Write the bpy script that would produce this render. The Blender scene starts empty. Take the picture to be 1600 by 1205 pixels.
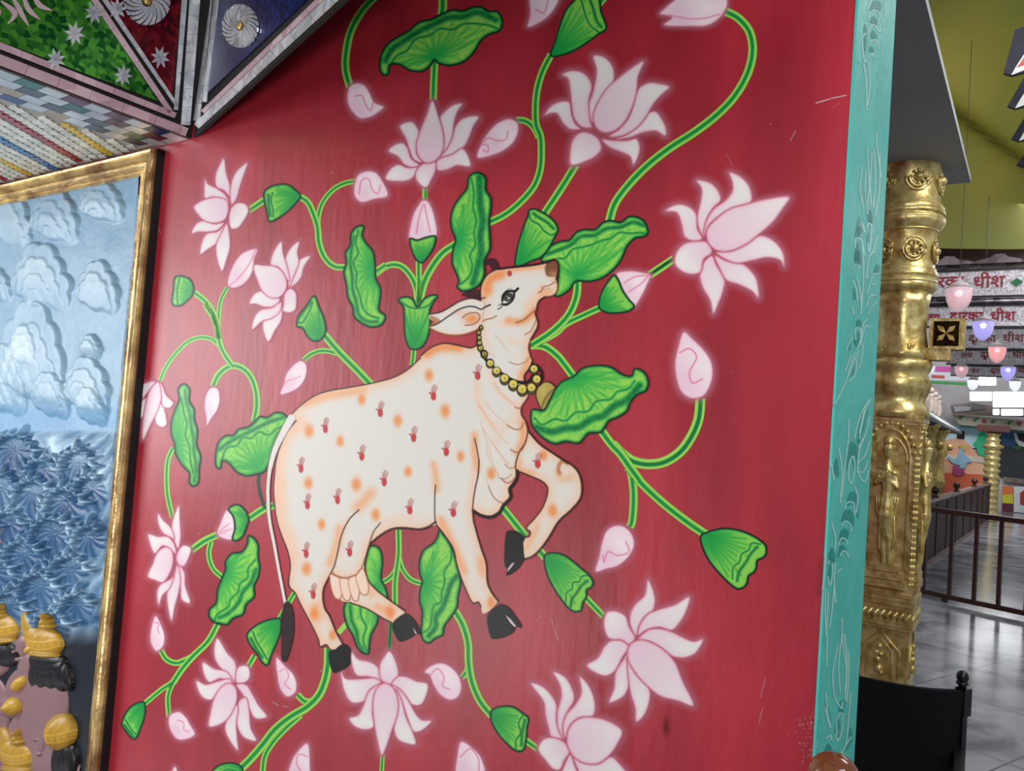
import bpy, math, random
import numpy as np
random.seed(7)
rng = np.random.default_rng(7)
sc = bpy.context.scene
COL = sc.collection
# ---------------------------------------------------------------- camera
F = 1204.0
PITCH, ROLL = math.radians(2.2), math.radians(4.2)
EYE = np.array([0.0, 0.0, 1.6])
_r0 = np.array([1, 0, 0.]); _u0 = np.array([0, -math.sin(PITCH), math.cos(PITCH)])
FWD = np.array([0, math.cos(PITCH), math.sin(PITCH)])
RIGHT = math.cos(ROLL)*_r0 + math.sin(ROLL)*_u0
UP = -math.sin(ROLL)*_r0 + math.cos(ROLL)*_u0
cam = bpy.data.cameras.new('camera'); cam_o = bpy.data.objects.new('camera', cam); COL.objects.link(cam_o)
from mathutils import Matrix, Vector
cam_o.matrix_world = Matrix(((RIGHT[0], UP[0], -FWD[0], EYE[0]), (RIGHT[1], UP[1], -FWD[1], EYE[1]),
                             (RIGHT[2], UP[2], -FWD[2], EYE[2]), (0, 0, 0, 1)))
cam.sensor_width = 36; cam.lens = F/1600*36; cam.clip_start = 0.02; cam.clip_end = 200
sc.camera = cam_o
# ---------------------------------------------------------------- exposure, world, big lights
sc.view_settings.view_transform = 'Standard'
try: sc.view_settings.look = 'None'
except Exception: pass
sc.view_settings.gamma = 1; sc.view_settings.exposure = -0.07
sc.view_settings.use_curve_mapping = False
sc.cycles.transparent_max_bounces = 24
world = bpy.data.worlds.new('world'); sc.world = world; world.use_nodes = True
world.node_tree.nodes['Background'].inputs[0].default_value = (0.93, 0.97, 1.0, 1)
world.node_tree.nodes['Background'].inputs[1].default_value = 0.36

def area(name, loc, target, sx, sy, power, color=(1, 1, 1)):
    l = bpy.data.lights.new(name, 'AREA'); l.shape = 'RECTANGLE'; l.size = sx; l.size_y = sy
    l.energy = power; l.color = color
    o = bpy.data.objects.new(name, l); COL.objects.link(o); o.location = loc
    d = Vector(target)-Vector(loc); o.rotation_euler = d.to_track_quat('-Z', 'Y').to_euler()
    return o
area('ceiling_light_room', (0.3, -1.3, 3.2), (0.0, 1.7, 1.4), 1.6, 0.5, 58, (1, .98, .95))
area('ceiling_light_front', (1.3, -0.3, 3.2), (0.6, 1.6, 1.0), 1.2, 0.3, 10, (.95, 1, 1))
area('doorway_daylight', (-4.7, 2.3, 1.95), (-0.9, 2.1, 1.6), 1.5, 1.9, 105, (.93, .97, 1))
area('hall_tube_light', (4.6, 6.4, 3.6), (4.2, 6.2, 0), 2.5, 1.0, 42, (.95, .98, 1))
area('hall_far_light', (8.2, 12.6, 5.6), (12.4, 19.0, 1.5), 4, 2, 480, (.95, .98, 1))
area('hall_near_light', (2.6, 2.2, 3.6), (2.0, 3.9, 0.9), 1.0, 1.0, 34, (1, .97, .9))

area('hall_sign_fill', (3.4, 4.4, 4.0), (4.6, 7.5, 2.7), 1.2, .5, 26, (1, .98, 1))  # added fill, no visible source: brightens the sign board faces
area('alcove_fill', (-2.3, 0.7, 0.5), (-2.0, 2.0, 2.6), .8, .5, 34, (1, .97, .94))  # added unseen fill from below, lifts the soffit and relief
# ---------------------------------------------------------------- frames of the hall
TH = math.radians(55.5)
A3 = np.array([-math.sin(TH), math.cos(TH), 0.])   # along the painted wall, away to the left
B3 = np.array([math.cos(TH), math.sin(TH), 0.])    # through the wall, away to the right
Z3 = np.array([0, 0, 1.])
CW = 1.32                                          # distance of the wall plane

def rays(px, py):
    px = np.asarray(px, float); py = np.asarray(py, float)
    return ((px-800)/F)[..., None]*RIGHT + ((602.5-py)/F)[..., None]*UP + FWD

class Plane:
    def __init__(s, p0, n):
        s.p0 = np.asarray(p0, float); n = np.asarray(n, float); n = n/np.linalg.norm(n)
        if np.dot(n, EYE-s.p0) < 0: n = -n
        s.n = n
    def at(s, px, py, off=0.0):
        d = rays(px, py)
        t = np.dot(s.p0-EYE, s.n)/(d@s.n)
        return EYE+t[..., None]*d+np.asarray(off)[..., None]*s.n
WALL = Plane(B3*CW, B3)
def depth(px, py, z):
    d = rays(px, py); return EYE+d*z/d[..., 1:2] if d.ndim > 1 else EYE+d*z/d[1]
def height(px, py, h):
    d = rays(px, py); return EYE+d*((h-EYE[2])/d[2])

def lin(c):
    c = np.asarray(c, float)/255.0
    return np.where(c <= 0.04045, c/12.92, ((c+0.055)/1.055)**2.4)

# ---------------------------------------------------------------- objects
def tag(o, label=None, cat=None, group=None, kind=None):
    if label: o['label'] = label
    if cat: o['category'] = cat
    if group: o['group'] = group
    if kind: o['kind'] = kind
    return o
def empty(name, loc, label=None, cat=None, group=None, kind=None):
    o = bpy.data.objects.new(name, None); COL.objects.link(o); o.location = tuple(loc)
    o['_w'] = [float(v) for v in loc]
    return tag(o, label, cat, group, kind)
def wloc(o):
    w = np.zeros(3)
    while o is not None:
        w = w+np.array(o.location[:]); o = o.parent
    return w
def mesh_obj(name, V, Fc, mat, parent=None, smooth=False, colors=None, mats=None, fmat=None):
    V = np.asarray(V, float).reshape(-1, 3)
    if parent is not None: V = V-wloc(parent)
    me = bpy.data.meshes.new(name)
    if isinstance(Fc, np.ndarray) and Fc.ndim == 2:
        n, k = Fc.shape
        me.vertices.add(len(V)); me.vertices.foreach_set('co', V.ravel().astype(np.float32))
        me.loops.add(n*k); me.loops.foreach_set('vertex_index', Fc.ravel().astype(np.int32))
        me.polygons.add(n); me.polygons.foreach_set('loop_start', np.arange(0, n*k, k, dtype=np.int32))
        me.polygons.foreach_set('loop_total', np.full(n, k, np.int32))
        me.update(calc_edges=True)
    else:
        me.from_pydata([tuple(v) for v in V], [], [tuple(int(i) for i in f) for f in Fc]); me.update()
    if colors is not None:
        a = me.color_attributes.new('paint', 'FLOAT_COLOR', 'POINT')
        a.data.foreach_set('color', np.asarray(colors, np.float32).ravel())
    for m in (mats or [mat]): me.materials.append(m)
    if fmat is not None: me.polygons.foreach_set('material_index', np.asarray(fmat, np.int32))
    if smooth: me.polygons.foreach_set('use_smooth', np.ones(len(me.polygons), bool))
    me.update()
    o = bpy.data.objects.new(name, me); COL.objects.link(o)
    if parent is not None: o.parent = parent
    return o
class MB:
    def __init__(s): s.V = []; s.F = []; s.M = []; s.m = 0
    def add(s, V, Fc):
        b = len(s.V); s.V += [tuple(v) for v in V]; s.F += [tuple(i+b for i in f) for f in Fc]; s.M += [s.m]*len(Fc); return s
    def frame_box(s, o, X, Y, Z):          # o corner-centre, full extents as vectors
        o, X, Y, Z = (np.asarray(v, float) for v in (o, X, Y, Z))
        v = [o+X*(i-.5)+Y*(j-.5)+Z*(k-.5) for i in (0, 1) for j in (0, 1) for k in (0, 1)]
        return s.add(v, [(0, 1, 3, 2), (4, 6, 7, 5), (0, 4, 5, 1), (2, 3, 7, 6), (0, 2, 6, 4), (1, 5, 7, 3)])
    def hbox(s, a, b, z0, z1, da, db):     # box in hall axes
        return s.frame_box(A3*a+B3*b+Z3*(z0+z1)/2, A3*da, B3*db, Z3*(z1-z0))
    def prism(s, P, ext):                  # polygon P (n,3) extruded by ext
        P = [np.asarray(p, float) for p in P]; n = len(P)
        V = P+[p+np.asarray(ext, float) for p in P]
        return s.add(V, [tuple(range(n)), tuple(range(2*n-1, n-1, -1))]+[(i, i+n, (i+1) % n+n, (i+1) % n) for i in range(n)])
    def lathe(s, c, prof, n=24, ax=(1, 0, 0), ay=(0, 1, 0), az=(0, 0, 1), mod=None):
        c = np.asarray(c, float); ax, ay, az = (np.asarray(v, float) for v in (ax, ay, az)); V = []
        for r, z in prof:
            for k in range(n):
                t = 2*math.pi*k/n; rr = r*(mod(t, z) if mod else 1)
                V.append(c+ax*rr*math.cos(t)+ay*rr*math.sin(t)+az*z)
        Fc = [(i*n+k, i*n+(k+1) % n, (i+1)*n+(k+1) % n, (i+1)*n+k) for i in range(len(prof)-1) for k in range(n)]
        Fc += [tuple(range(n-1, -1, -1)), tuple((len(prof)-1)*n+k for k in range(n))]
        return s.add(V, Fc)
    def ball(s, c, r, n=16, sc3=(1, 1, 1)):
        V = []; c = np.asarray(c, float); m = n//2
        for i in range(m+1):
            p = math.pi*i/m
            for k in range(n):
                t = 2*math.pi*k/n
                V.append(c+np.array([math.sin(p)*math.cos(t)*sc3[0], math.sin(p)*math.sin(t)*sc3[1], math.cos(p)*sc3[2]])*r)
        return s.add(V, [(i*n+k, (i+1)*n+k, (i+1)*n+(k+1) % n, i*n+(k+1) % n) for i in range(m) for k in range(n)])
    def tube(s, P, r, n=8, closed=False):
        P = [np.asarray(p, float) for p in P]; V = []
        for i, p in enumerate(P):
            t = (P[min(i+1, len(P)-1)]-P[max(i-1, 0)]); t = t/(np.linalg.norm(t)+1e-9)
            u = np.cross(t, [0, 0, 1.]) if abs(t[2]) < .9 else np.cross(t, [1., 0, 0]); u /= np.linalg.norm(u); w = np.cross(t, u)
            rr = r[i] if hasattr(r, '__len__') else r
            V += [p+rr*(u*math.cos(2*math.pi*k/n)+w*math.sin(2*math.pi*k/n)) for k in range(n)]
        Fc = [(i*n+k, i*n+(k+1) % n, (i+1)*n+(k+1) % n, (i+1)*n+k) for i in range(len(P)-1) for k in range(n)]
        Fc += [tuple(range(n-1, -1, -1)), tuple((len(P)-1)*n+k for k in range(n))]
        return s.add(V, Fc)
    def build(s, name, mat, parent=None, smooth=False, mats=None):
        return mesh_obj(name, s.V, s.F, mat, parent, smooth, mats=mats, fmat=s.M if mats else None)

# ---------------------------------------------------------------- materials
def newmat(name):
    m = bpy.data.materials.new(name); m.use_nodes = True
    return m, m.node_tree, m.node_tree.nodes['Principled BSDF']
def N(nt, t, **k):
    n = nt.nodes.new(t)
    for a, b in k.items(): setattr(n, a, b)
    return n
def mat(name, c, c2=None, rough=.5, metal=0, scale=8, bump=0, stretch=(1, 1, 1), spec=.5, kind='noise', trans=0, emit=0, lo=.35, hi=.65, detail=4, bscale=None):
    m, nt, p = newmat(name)
    p.inputs['Roughness'].default_value = rough; p.inputs['Metallic'].default_value = metal
    p.inputs['Specular IOR Level'].default_value = spec
    p.inputs['Transmission Weight'].default_value = trans
    tc = N(nt, 'ShaderNodeTexCoord'); mp = N(nt, 'ShaderNodeMapping'); mp.inputs['Scale'].default_value = stretch
    nt.links.new(tc.outputs['Object'], mp.inputs[0])
    if kind == 'voronoi':
        t = N(nt, 'ShaderNodeTexVoronoi'); t.inputs['Scale'].default_value = scale; out = t.outputs['Color']
    else:
        t = N(nt, 'ShaderNodeTexNoise'); t.inputs['Scale'].default_value = scale; t.inputs['Detail'].default_value = detail; out = t.outputs['Fac']
    nt.links.new(mp.outputs[0], t.inputs['Vector'])
    r = N(nt, 'ShaderNodeValToRGB'); r.color_ramp.elements[0].position = lo; r.color_ramp.elements[1].position = hi
    r.color_ramp.elements[0].color = (*lin(c), 1); r.color_ramp.elements[1].color = (*lin(c2 or c), 1)
    nt.links.new(out, r.inputs[0]); nt.links.new(r.outputs[0], p.inputs['Base Color'])
    if emit:
        p.inputs['Emission Color'].default_value = (*lin(c), 1); p.inputs['Emission Strength'].default_value = emit
    if bump:
        b = N(nt, 'ShaderNodeBump'); b.inputs['Strength'].default_value = bump; b.inputs['Distance'].default_value = .01
        if bscale:
            t2 = N(nt, 'ShaderNodeTexNoise'); t2.inputs['Scale'].default_value = bscale; nt.links.new(mp.outputs[0], t2.inputs['Vector']); nt.links.new(t2.outputs['Fac'], b.inputs['Height'])
        else: nt.links.new(out, b.inputs['Height'])
        nt.links.new(b.outputs[0], p.inputs['Normal'])
    return m
def paint_mat(name, rough, alpha=True, metal=0, bump=0):
    m, nt, p = newmat(name)
    a = N(nt, 'ShaderNodeVertexColor', layer_name='paint')
    nt.links.new(a.outputs['Color'], p.inputs['Base Color']); p.inputs['Roughness'].default_value = rough
    p.inputs['Metallic'].default_value = metal; p.inputs['Specular IOR Level'].default_value = .22
    if bump:
        tc = N(nt, 'ShaderNodeTexCoord'); t = N(nt, 'ShaderNodeTexNoise'); t.inputs['Scale'].default_value = 60
        nt.links.new(tc.outputs['Object'], t.inputs['Vector'])
        b = N(nt, 'ShaderNodeBump'); b.inputs['Strength'].default_value = bump; b.inputs['Distance'].default_value = .004
        nt.links.new(t.outputs['Fac'], b.inputs['Height']); nt.links.new(b.outputs[0], p.inputs['Normal'])
    if alpha:
        nt.links.new(a.outputs['Alpha'], p.inputs['Alpha'])
    return m
M_PAINT = paint_mat('mural_paint', .42)
M_RELIEF = paint_mat('relief_paint', .38, alpha=False, bump=.25)
M_GOLD = mat('gold_paint', (214, 192, 122), (160, 128, 66), rough=.36, metal=.6, scale=30, bump=.35)
M_GOLD2 = mat('gold_leaf', (226, 210, 148), (176, 150, 84), rough=.32, metal=.62, scale=22, bump=.35)
M_BLACK = mat('black_lacquer', (10, 9, 12), (16, 14, 18), rough=.35, scale=6)
M_DARK = mat('dark_gap', (14, 9, 12), (24, 14, 18), rough=.8, scale=12)

# ---------------------------------------------------------------- painting tools
def S(ox, oy, k):
    def f(txt):
        return [(ox+float(a.split(',')[0])/k, oy+float(a.split(',')[1])/k) for a in txt.split()]
    return f
zA = S(500, 0, 4); zB = S(800, 0, 4); zC = S(200, 220, 4); zD = S(500, 220, 4); zE = S(800, 220, 4); zF = S(960, 240, 4)
zG = S(180, 480, 4); zH = S(180, 740, 4); zI = S(800, 520, 4); zJ = S(180, 905, 4); zK = S(480, 905, 4); zL = S(800, 905, 4)
zM = S(660, 380, 6.667); zN = S(660, 540, 5.714); zO = S(400, 560, 5.333); zP = S(400, 750, 5.333); zQ = S(640, 700, 5)
zR = S(400, 860, 4.444); zS = S(640, 820, 5); zT = S(1050, 780, 6.667); zo = S(0, 0, 1)

def curve(P, closed=False, n=6):
    P = np.asarray(P, float)
    if len(P) < 3: 
        return np.array([P[0]+(P[-1]-P[0])*t for t in np.linspace(0, 1, n+1)])
    Q = np.vstack([P[-1:], P, P[:2]]) if closed else np.vstack([2*P[0]-P[1], P, 2*P[-1]-P[-2]])
    out = []
    for i in range(1, len(Q)-2):
        p0, p1, p2, p3 = Q[i-1:i+3]
        t0 = 0; t1 = t0+max(np.linalg.norm(p1-p0), 1e-6)**.5; t2 = t1+max(np.linalg.norm(p2-p1), 1e-6)**.5; t3 = t2+max(np.linalg.norm(p3-p2), 1e-6)**.5
        for t in np.linspace(t1, t2, n, endpoint=False):
            a1 = (t1-t)/(t1-t0)*p0+(t-t0)/(t1-t0)*p1; a2 = (t2-t)/(t2-t1)*p1+(t-t1)/(t2-t1)*p2; a3 = (t3-t)/(t3-t2)*p2+(t-t2)/(t3-t2)*p3
            b1 = (t2-t)/(t2-t0)*a1+(t-t0)/(t2-t0)*a2; b2 = (t3-t)/(t3-t1)*a2+(t-t1)/(t3-t1)*a3
            out.append((t2-t)/(t2-t1)*b1+(t-t1)/(t2-t1)*b2)
    if not closed: out.append(P[-1])
    return np.array(out)

def vnoise(X, Y, sx, sy, seed):
    r = np.random.default_rng(seed).random((64, 64))
    u = X/sx; v = Y/sy; i = np.floor(u).astype(int); j = np.floor(v).astype(int); fu = u-i; fv = v-j
    fu = fu*fu*(3-2*fu); fv = fv*fv*(3-2*fv)
    g = lambda a, b: r[a % 64, b % 64]
    return (g(i, j)*(1-fu)+g(i+1, j)*fu)*(1-fv)+(g(i, j+1)*(1-fu)+g(i+1, j+1)*fu)*fv

class Paint:
    """a small canvas lying on a plane: colour and cover for a fine grid of points"""
    def __init__(s, box, step=1.0):
        x0, y0, x1, y1 = box
        s.st = step; s.x0 = x0; s.y0 = y0
        s.nx = int(math.ceil((x1-x0)/step))+1; s.ny = int(math.ceil((y1-y0)/step))+1
        s.X, s.Y = np.meshgrid(x0+np.arange(s.nx)*step, y0+np.arange(s.ny)*step)
        s.C = np.zeros((s.ny, s.nx, 3)); s.A = np.zeros((s.ny, s.nx))
    @classmethod
    def around(cls, polys, margin=4, step=1.0, clip=(-60, -40, 1420, 1260)):
        P = np.vstack(polys)
        return cls((max(P[:, 0].min()-margin, clip[0]), max(P[:, 1].min()-margin, clip[1]), min(P[:, 0].max()+margin, clip[2]), min(P[:, 1].max()+margin, clip[3])), step)
    def dist(s, P, R, closed=False):
        D = np.full(s.X.shape, float(R)); P = np.asarray(P, float)
        Q = np.vstack([P, P[:1]]) if closed else P
        for a, b in zip(Q[:-1], Q[1:]):
            i0 = max(int((min(a[0], b[0])-R-s.x0)/s.st), 0); i1 = min(int((max(a[0], b[0])+R-s.x0)/s.st)+2, s.nx)
            j0 = max(int((min(a[1], b[1])-R-s.y0)/s.st), 0); j1 = min(int((max(a[1], b[1])+R-s.y0)/s.st)+2, s.ny)
            if i1 <= i0 or j1 <= j0: continue
            x = s.X[j0:j1, i0:i1]-a[0]; y = s.Y[j0:j1, i0:i1]-a[1]; d = b-a; L = d@d+1e-9
            t = np.clip((x*d[0]+y*d[1])/L, 0, 1)
            D[j0:j1, i0:i1] = np.minimum(D[j0:j1, i0:i1], np.hypot(x-t*d[0], y-t*d[1]))
        return D
    def inside(s, P):
        I = np.zeros(s.X.shape, bool); P = np.asarray(P, float)
        for a, b in zip(P, np.roll(P, -1, 0)):
            if a[1] == b[1]: continue
            c = (a[1] > s.Y) != (b[1] > s.Y)
            I ^= c & (s.X < (b[0]-a[0])*(s.Y-a[1])/(b[1]-a[1])+a[0])
        return I
    def sdf(s, P, R):
        D = s.dist(P, R, True); return np.where(s.inside(P), -D, D)
    def over(s, rgb, a):
        rgb = np.broadcast_to(np.asarray(rgb, float), s.C.shape); a = np.clip(a, 0, 1)
        na = a+s.A*(1-a); k = np.where(na > 1e-6, a/np.maximum(na, 1e-6), 0)[..., None]
        s.C = s.C*(1-k)+rgb*k; s.A = na
    def tint(s, rgb, a):                    # colour change only where already covered
        a = np.clip(a, 0, 1)[..., None]; s.C = s.C*(1-a)+np.asarray(rgb, float)*a
    def stroke(s, P, w, rgb, a=1, soft=.6, tint=False, closed=False, smooth=True):
        if smooth: P = curve(P, closed)
        D = s.dist(P, w/2+soft*2+1, closed)
        m = np.clip((w/2+soft-D)/(2*soft), 0, 1)*a
        (s.tint if tint else s.over)(rgb, m)
    def blob(s, x, y, rx, ry, rgb, a, tint=True, p=1.0):
        m = a*np.exp(-(((s.X-x)/rx)**2+((s.Y-y)/ry)**2)**p); (s.tint if tint else s.over)(rgb, m)
    def build(s, name, plane, layer, parent, label=None, mat=None):
        keep = s.A > .02
        cell = keep[:-1, :-1] | keep[1:, :-1] | keep[:-1, 1:] | keep[1:, 1:]
        j, i = np.nonzero(cell); n = s.nx
        f = np.stack([j*n+i, (j+1)*n+i, (j+1)*n+i+1, j*n+i+1], 1)
        used, inv = np.unique(f, return_inverse=True); f = inv.reshape(f.shape)
        V = plane.at(s.X.ravel()[used], s.Y.ravel()[used], layer*.00013)
        C = np.concatenate([lin(np.clip(s.C.reshape(-1, 3)[used], 0, 255)), s.A.ravel()[used, None]], 1)
        o = mesh_obj(name, V, f, mat or M_PAINT, parent, colors=C)
        if label: o['label'] = label
        return o
# ================================================================ the painted wall
uL = -1.60
def s_at(px, py=600):                       # coordinate along A of a wall pixel
    return float(WALL.at(px, py)@A3)
aE = s_at(1303, 600)                        # the wall's right-hand corner
aT = s_at(1338-2, 0)
E_ = B3*CW+A3*aE
# thickness of the wall so that its end face reaches azimuth tan = .4675
k = .4678
T_ = (k*E_[1]-E_[0])/(B3[0]-k*B3[1])
M_WALL = mat('red_wall_paint', (142, 27, 40), (176, 41, 56), rough=.42, scale=4.2, stretch=(1.5, 1.5, .45), bump=.12, bscale=26, lo=.3, hi=.7, spec=.45)
M_TEAL = mat('teal_paint', (62, 178, 168), (74, 190, 180), rough=.5, scale=5, bump=.3, bscale=22)
mb = MB(); mb.hbox((aE+6)/2, CW+T_/2, 0, 4.2, 6-aE, T_)
tag(mb.build('wall_left', M_WALL), kind='structure')
END = Plane(E_, A3)                         # end face, outward normal -A
mb = MB(); mb.hbox(aE-.002, CW+T_/2, 0, 4.2, .004, T_+.002)
teal = tag(mb.build('trim_1', M_TEAL), kind='structure')
TEALP = Plane(E_-A3*.0045, A3)

mural = empty('wall_mural', WALL.at(780, 1150), 'painting of a white cow among pink lotuses on the red wall', 'mural')

GL, GD, GM, GK = (146, 205, 84), (14, 138, 62), (40, 165, 72), (8, 62, 44)
# ---------------------------------------------------------------- stems
def stem(P, w, layer=1, light=GL, dark=GD, w2=None, core=.1, name='stem'):
    c = curve(P, n=7); n = len(c)
    t = np.gradient(c, axis=0); t /= np.linalg.norm(t, axis=1)[:, None]+1e-9
    nn = np.stack([-t[:, 1], t[:, 0]], 1)
    hw = np.linspace(w, w2 or w, n)/2
    cols = [(-1.12, light, 0), (-.95, light, 1), (core-.55, light, 1), (core-.38, dark, 1), (core+.32, dark, 1), (core+.5, light, 1), (.95, light, 1), (1.12, light, 0)]
    V = []; C = []
    for off, col, a in cols:
        p = c+nn*(hw*off)[:, None]; V.append(WALL.at(p[:, 0], p[:, 1], layer*.00013))
        C.append(np.concatenate([np.tile(lin(col), (n, 1)), np.full((n, 1), float(a))], 1))
    V = np.stack(V, 1).reshape(-1, 3); C = np.stack(C, 1).reshape(-1, 4); m = len(cols)
    f = np.array([[i*m+j, i*m+j+1, (i+1)*m+j+1, (i+1)*m+j] for i in range(n-1) for j in range(m-1)])
    return mesh_obj(name, V, f, M_PAINT, mural, colors=C)
# first every side shoot, then the main runs over them
stem(zA("1225,750 1280,755 1330,790 1368,860"), 10)
stem(zC("1430,255 1370,262 1290,300 1220,380 1192,460 1187,540 1195,620"), 8)
stem(zD("655,280 655,375"), 8, core=-.3)
stem(zE("560,1040 450,1090 330,1150 230,1212")[:3]+zM("1400,930 1150,1065"), 10)
stem(zI("725,840 800,930 950,1070 1120,1200")+zo("1104,836"), 13)
stem(zI("630,690 680,745 735,850 757,960 760,1070 748,1190")+zo("984,824"), 12)
stem(zG("645,235 600,200 530,190 450,220 370,300 320,370 280,462"), 7)
stem(zC("622,915 580,1000 567,1090 565,1180 575,1260"), 7)
stem(zG("610,497 640,430 690,382 740,365 800,385 850,440 880,530 885,620 868,715"), 10)
stem(zH("600,425 585,500 610,590 672,652"), 8)
stem(zJ("335,860 330,730 360,650 400,590"), 8)
stem(zJ("180,782 290,690 350,650 400,590"), 8)
stem(zJ("285,445 320,500 380,525 440,505 490,480"), 9)
stem(zJ("1138,722 1190,765 1260,755"), 10)
stem(zJ("1160,850 1050,950 980,1030 935,1110 920,1220"), 9)
stem(zK("1012,500 1000,570 968,618"), 9)
stem(zG("1175,332 1230,290 1300,272 1400,290"), 8)
stem(zP("1182,700 1160,760 1110,820 1040,862"), 8)
stem(zP("1190,640 1220,740 1290,830 1405,872"), 8)
stem(zD("345,832 430,778 500,780 565,840 600,920 612,1005"), 10)
stem(zI("670,740 750,800 850,822 950,808 1050,745 1120,650 1165,540 1178,410"), 15, light=(150, 208, 90), dark=(8, 120, 56))
stem(zI("118,78 200,85 280,140 330,200 385,275"), 12)
# main runs
M2 = 2
stem(zA("350,-25 270,60 195,190 165,320 160,430 187,545"), 12, M2)
stem(zA("768,-12 768,50 760,95"), 13, M2)
stem(zA("718,380 712,500 708,625"), 11, M2)
stem(zB("245,340 190,450 160,550 148,650 152,780 178,850 184,950")+zo("844,265 835,290 811,318 788,336 764,348"), 11, M2)
stem(zB("400,1030 300,1190")+zE("200,460"), 12, M2, dark=(20, 140, 64))
stem(zB("1332,70 1410,110 1480,190 1505,300 1480,440 1400,590 1290,710 1150,820 980,930 830,1050 700,1190")+zE("640,400 608,505"), 13, M2)
stem(zC("1060,343 1120,380 1160,460 1185,540 1195,640 1230,730 1290,785 1370,792"), 10, M2)
stem(zC("752,438 855,368"), 10, M2)
stem(zC("1530,830 1610,775"), 9, M2)
stem(zD("617,755 618,900 612,1030"), 9, M2)
stem(zD("865,638 770,700 700,790 650,890 620,1015"), 12, M2)
stem(zE("1012,738 858,842"), 12, M2, dark=(6, 80, 44))
stem(zE("410,870 405,960 370,1060 320,1130")+zM("1330,940 1140,1066"), 12, M2)
stem(zI("550,600 620,695 680,760 730,830 800,925"), 13, M2)
stem(zG("562,-20 620,80 640,160 662,250 700,320 735,366"), 9, M2)
stem(zC("415,948 480,1000 530,1070 556,1160 572,1240"), 9, M2)
stem(zG("362,878 332,950 322,1050 325,1150")+zH("330,150 358,275"), 8, M2)
stem(zG("1305,170 1400,280 1500,380 1600,485"), 12, M2)
stem(zH("990,200 930,222 838,282"), 11, M2)
stem(zH("478,478 560,420 642,382"), 11, M2)
stem(zJ("640,283 580,390 490,480 420,560 360,650"), 10, M2)
stem(zJ("1122,85 1025,250"), 8, M2)
stem(zJ("872,478 832,548"), 9, M2)
stem(zJ("1333,430 1330,540 1310,640 1270,730 1200,800 1100,860 1000,940 920,1040 850,1120 770,1200"), 13, M2)
stem(zK("195,338 262,262"), 8, M2, dark=GL)
stem(zP("1187,415 1190,600 1180,700 1160,850 1160,1060"), 9, M2)
stem(zK("525,270 513,445"), 6, M2, dark=GK, light=GD)
stem(zK("915,188 970,280 1005,400 1010,520 1030,640 1080,760 1155,855"), 12, M2)
stem(zK("1362,1005 1442,1062"), 10, M2)
stem(zK("472,1095 465,1230"), 7, M2)
stem(zL("455,110 572,232"), 10, M2)
stem(zQ("728,470 905,692"), 12, M2, core=.0)
stem(zQ("1008,795 1062,858"), 12, M2)
stem(zB("590,-25 540,35"), 9, M2)
stem(zO("1318,-110 1312,-20 1300,60"), 8, M2)
stem(zG("900,1040 895,1100 910,1180")+zH("935,215"), 5, M2, light=(30, 60, 45), dark=(20, 80, 50), name='twig')

# ---------------------------------------------------------------- leaves
def leaf(out, hub, inner, rim, layer=4, label=None, nv=13, rw=9):
    O = curve(out, True, 5); I = curve(inner); Rr = curve(rim); h = np.array(hub[0])
    p = Paint.around([O], 4)
    sd = p.sdf(O, 14)
    nz = vnoise(p.X, p.Y, 3, 3, 1)
    r = np.hypot(p.X-h[0], p.Y-h[1])
    base = np.array((140, 205, 82.)); 
    p.over(base, np.clip(.5-sd/1.2, 0, 1))
    # veins fan out of the hub
    idx = np.linspace(0, len(O)-1, nv*3).astype(int)
    tips = O[idx]; d = np.linalg.norm(tips-h, axis=1)
    tips = tips[d > .30*d.max()]
    for q, tp in enumerate(tips):
        k = .55+.3*((q*37) % 10)/10; v = tp-h; nrm = np.array([-v[1], v[0]])*.08*(1 if q % 2 else -1)*.5
        p.stroke([h, h+v*k*.5+nrm, h+v*k], 3.2 if q % 2 else 2.2, (38, 160, 66), .55, 1.6, tint=True)
    p.tint((30, 158, 72), .9*np.exp(-(r/16)**2))
    # turned rim
    p.stroke(rim, rw*1.15, (20, 135, 66), .85, 2.2, tint=True)
    p.stroke(rim, rw*.55, (8, 100, 52), .8, 1.5, tint=True)
    p.stroke(inner, 5.5, (150, 210, 90), .7, 1.2, tint=True)
    p.stroke(inner, 3.6, (16, 132, 60), .95, .8, tint=True)
    p.tint((60, 175, 80), .25*(nz > .6))
    p.tint((18, 130, 60), .85*np.clip((sd+5.5)/4, 0, 1))
    D = p.dist(O, 5, True)
    p.over((8, 44, 32), .95*np.clip(1.9-D, 0, 1))
    return p.build('lotus_leaf', WALL, layer, mural, label)
leaf(zA("375,430 385,340 430,270 500,225 560,190 620,140 700,120 760,90 830,62 890,70 960,45 1010,45 1050,70 1110,75 1140,130 1125,190 1060,215 1010,250 960,330 900,385 810,410 740,395 715,375 690,410 640,445 560,440 500,405 440,405 425,465 395,468"),
     zA("725,350"), zA("430,420 480,350 540,320 600,245 690,220 750,180 830,185 900,150 990,150 1060,160 1110,180"), zA("410,380 450,310 520,260 640,185 720,150 800,112 900,105 980,78 1040,98 1100,125"))
leaf(zD("235,535 275,535 265,590 290,640 330,690 345,780 350,860 380,930 375,1000 370,1060 410,1095 385,1150 320,1165 260,1140 215,1100 205,1040 175,980 165,900 150,820 165,760 160,700 190,650 195,580"),
     zD("325,800"), zD("240,560 225,650 240,700 210,760 230,830 225,900 250,970 270,1050 310,1090 370,1110"), zD("218,600 195,700 193,780 203,860 205,930 228,1010 245,1090 300,1130 360,1130"), rw=5)
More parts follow.
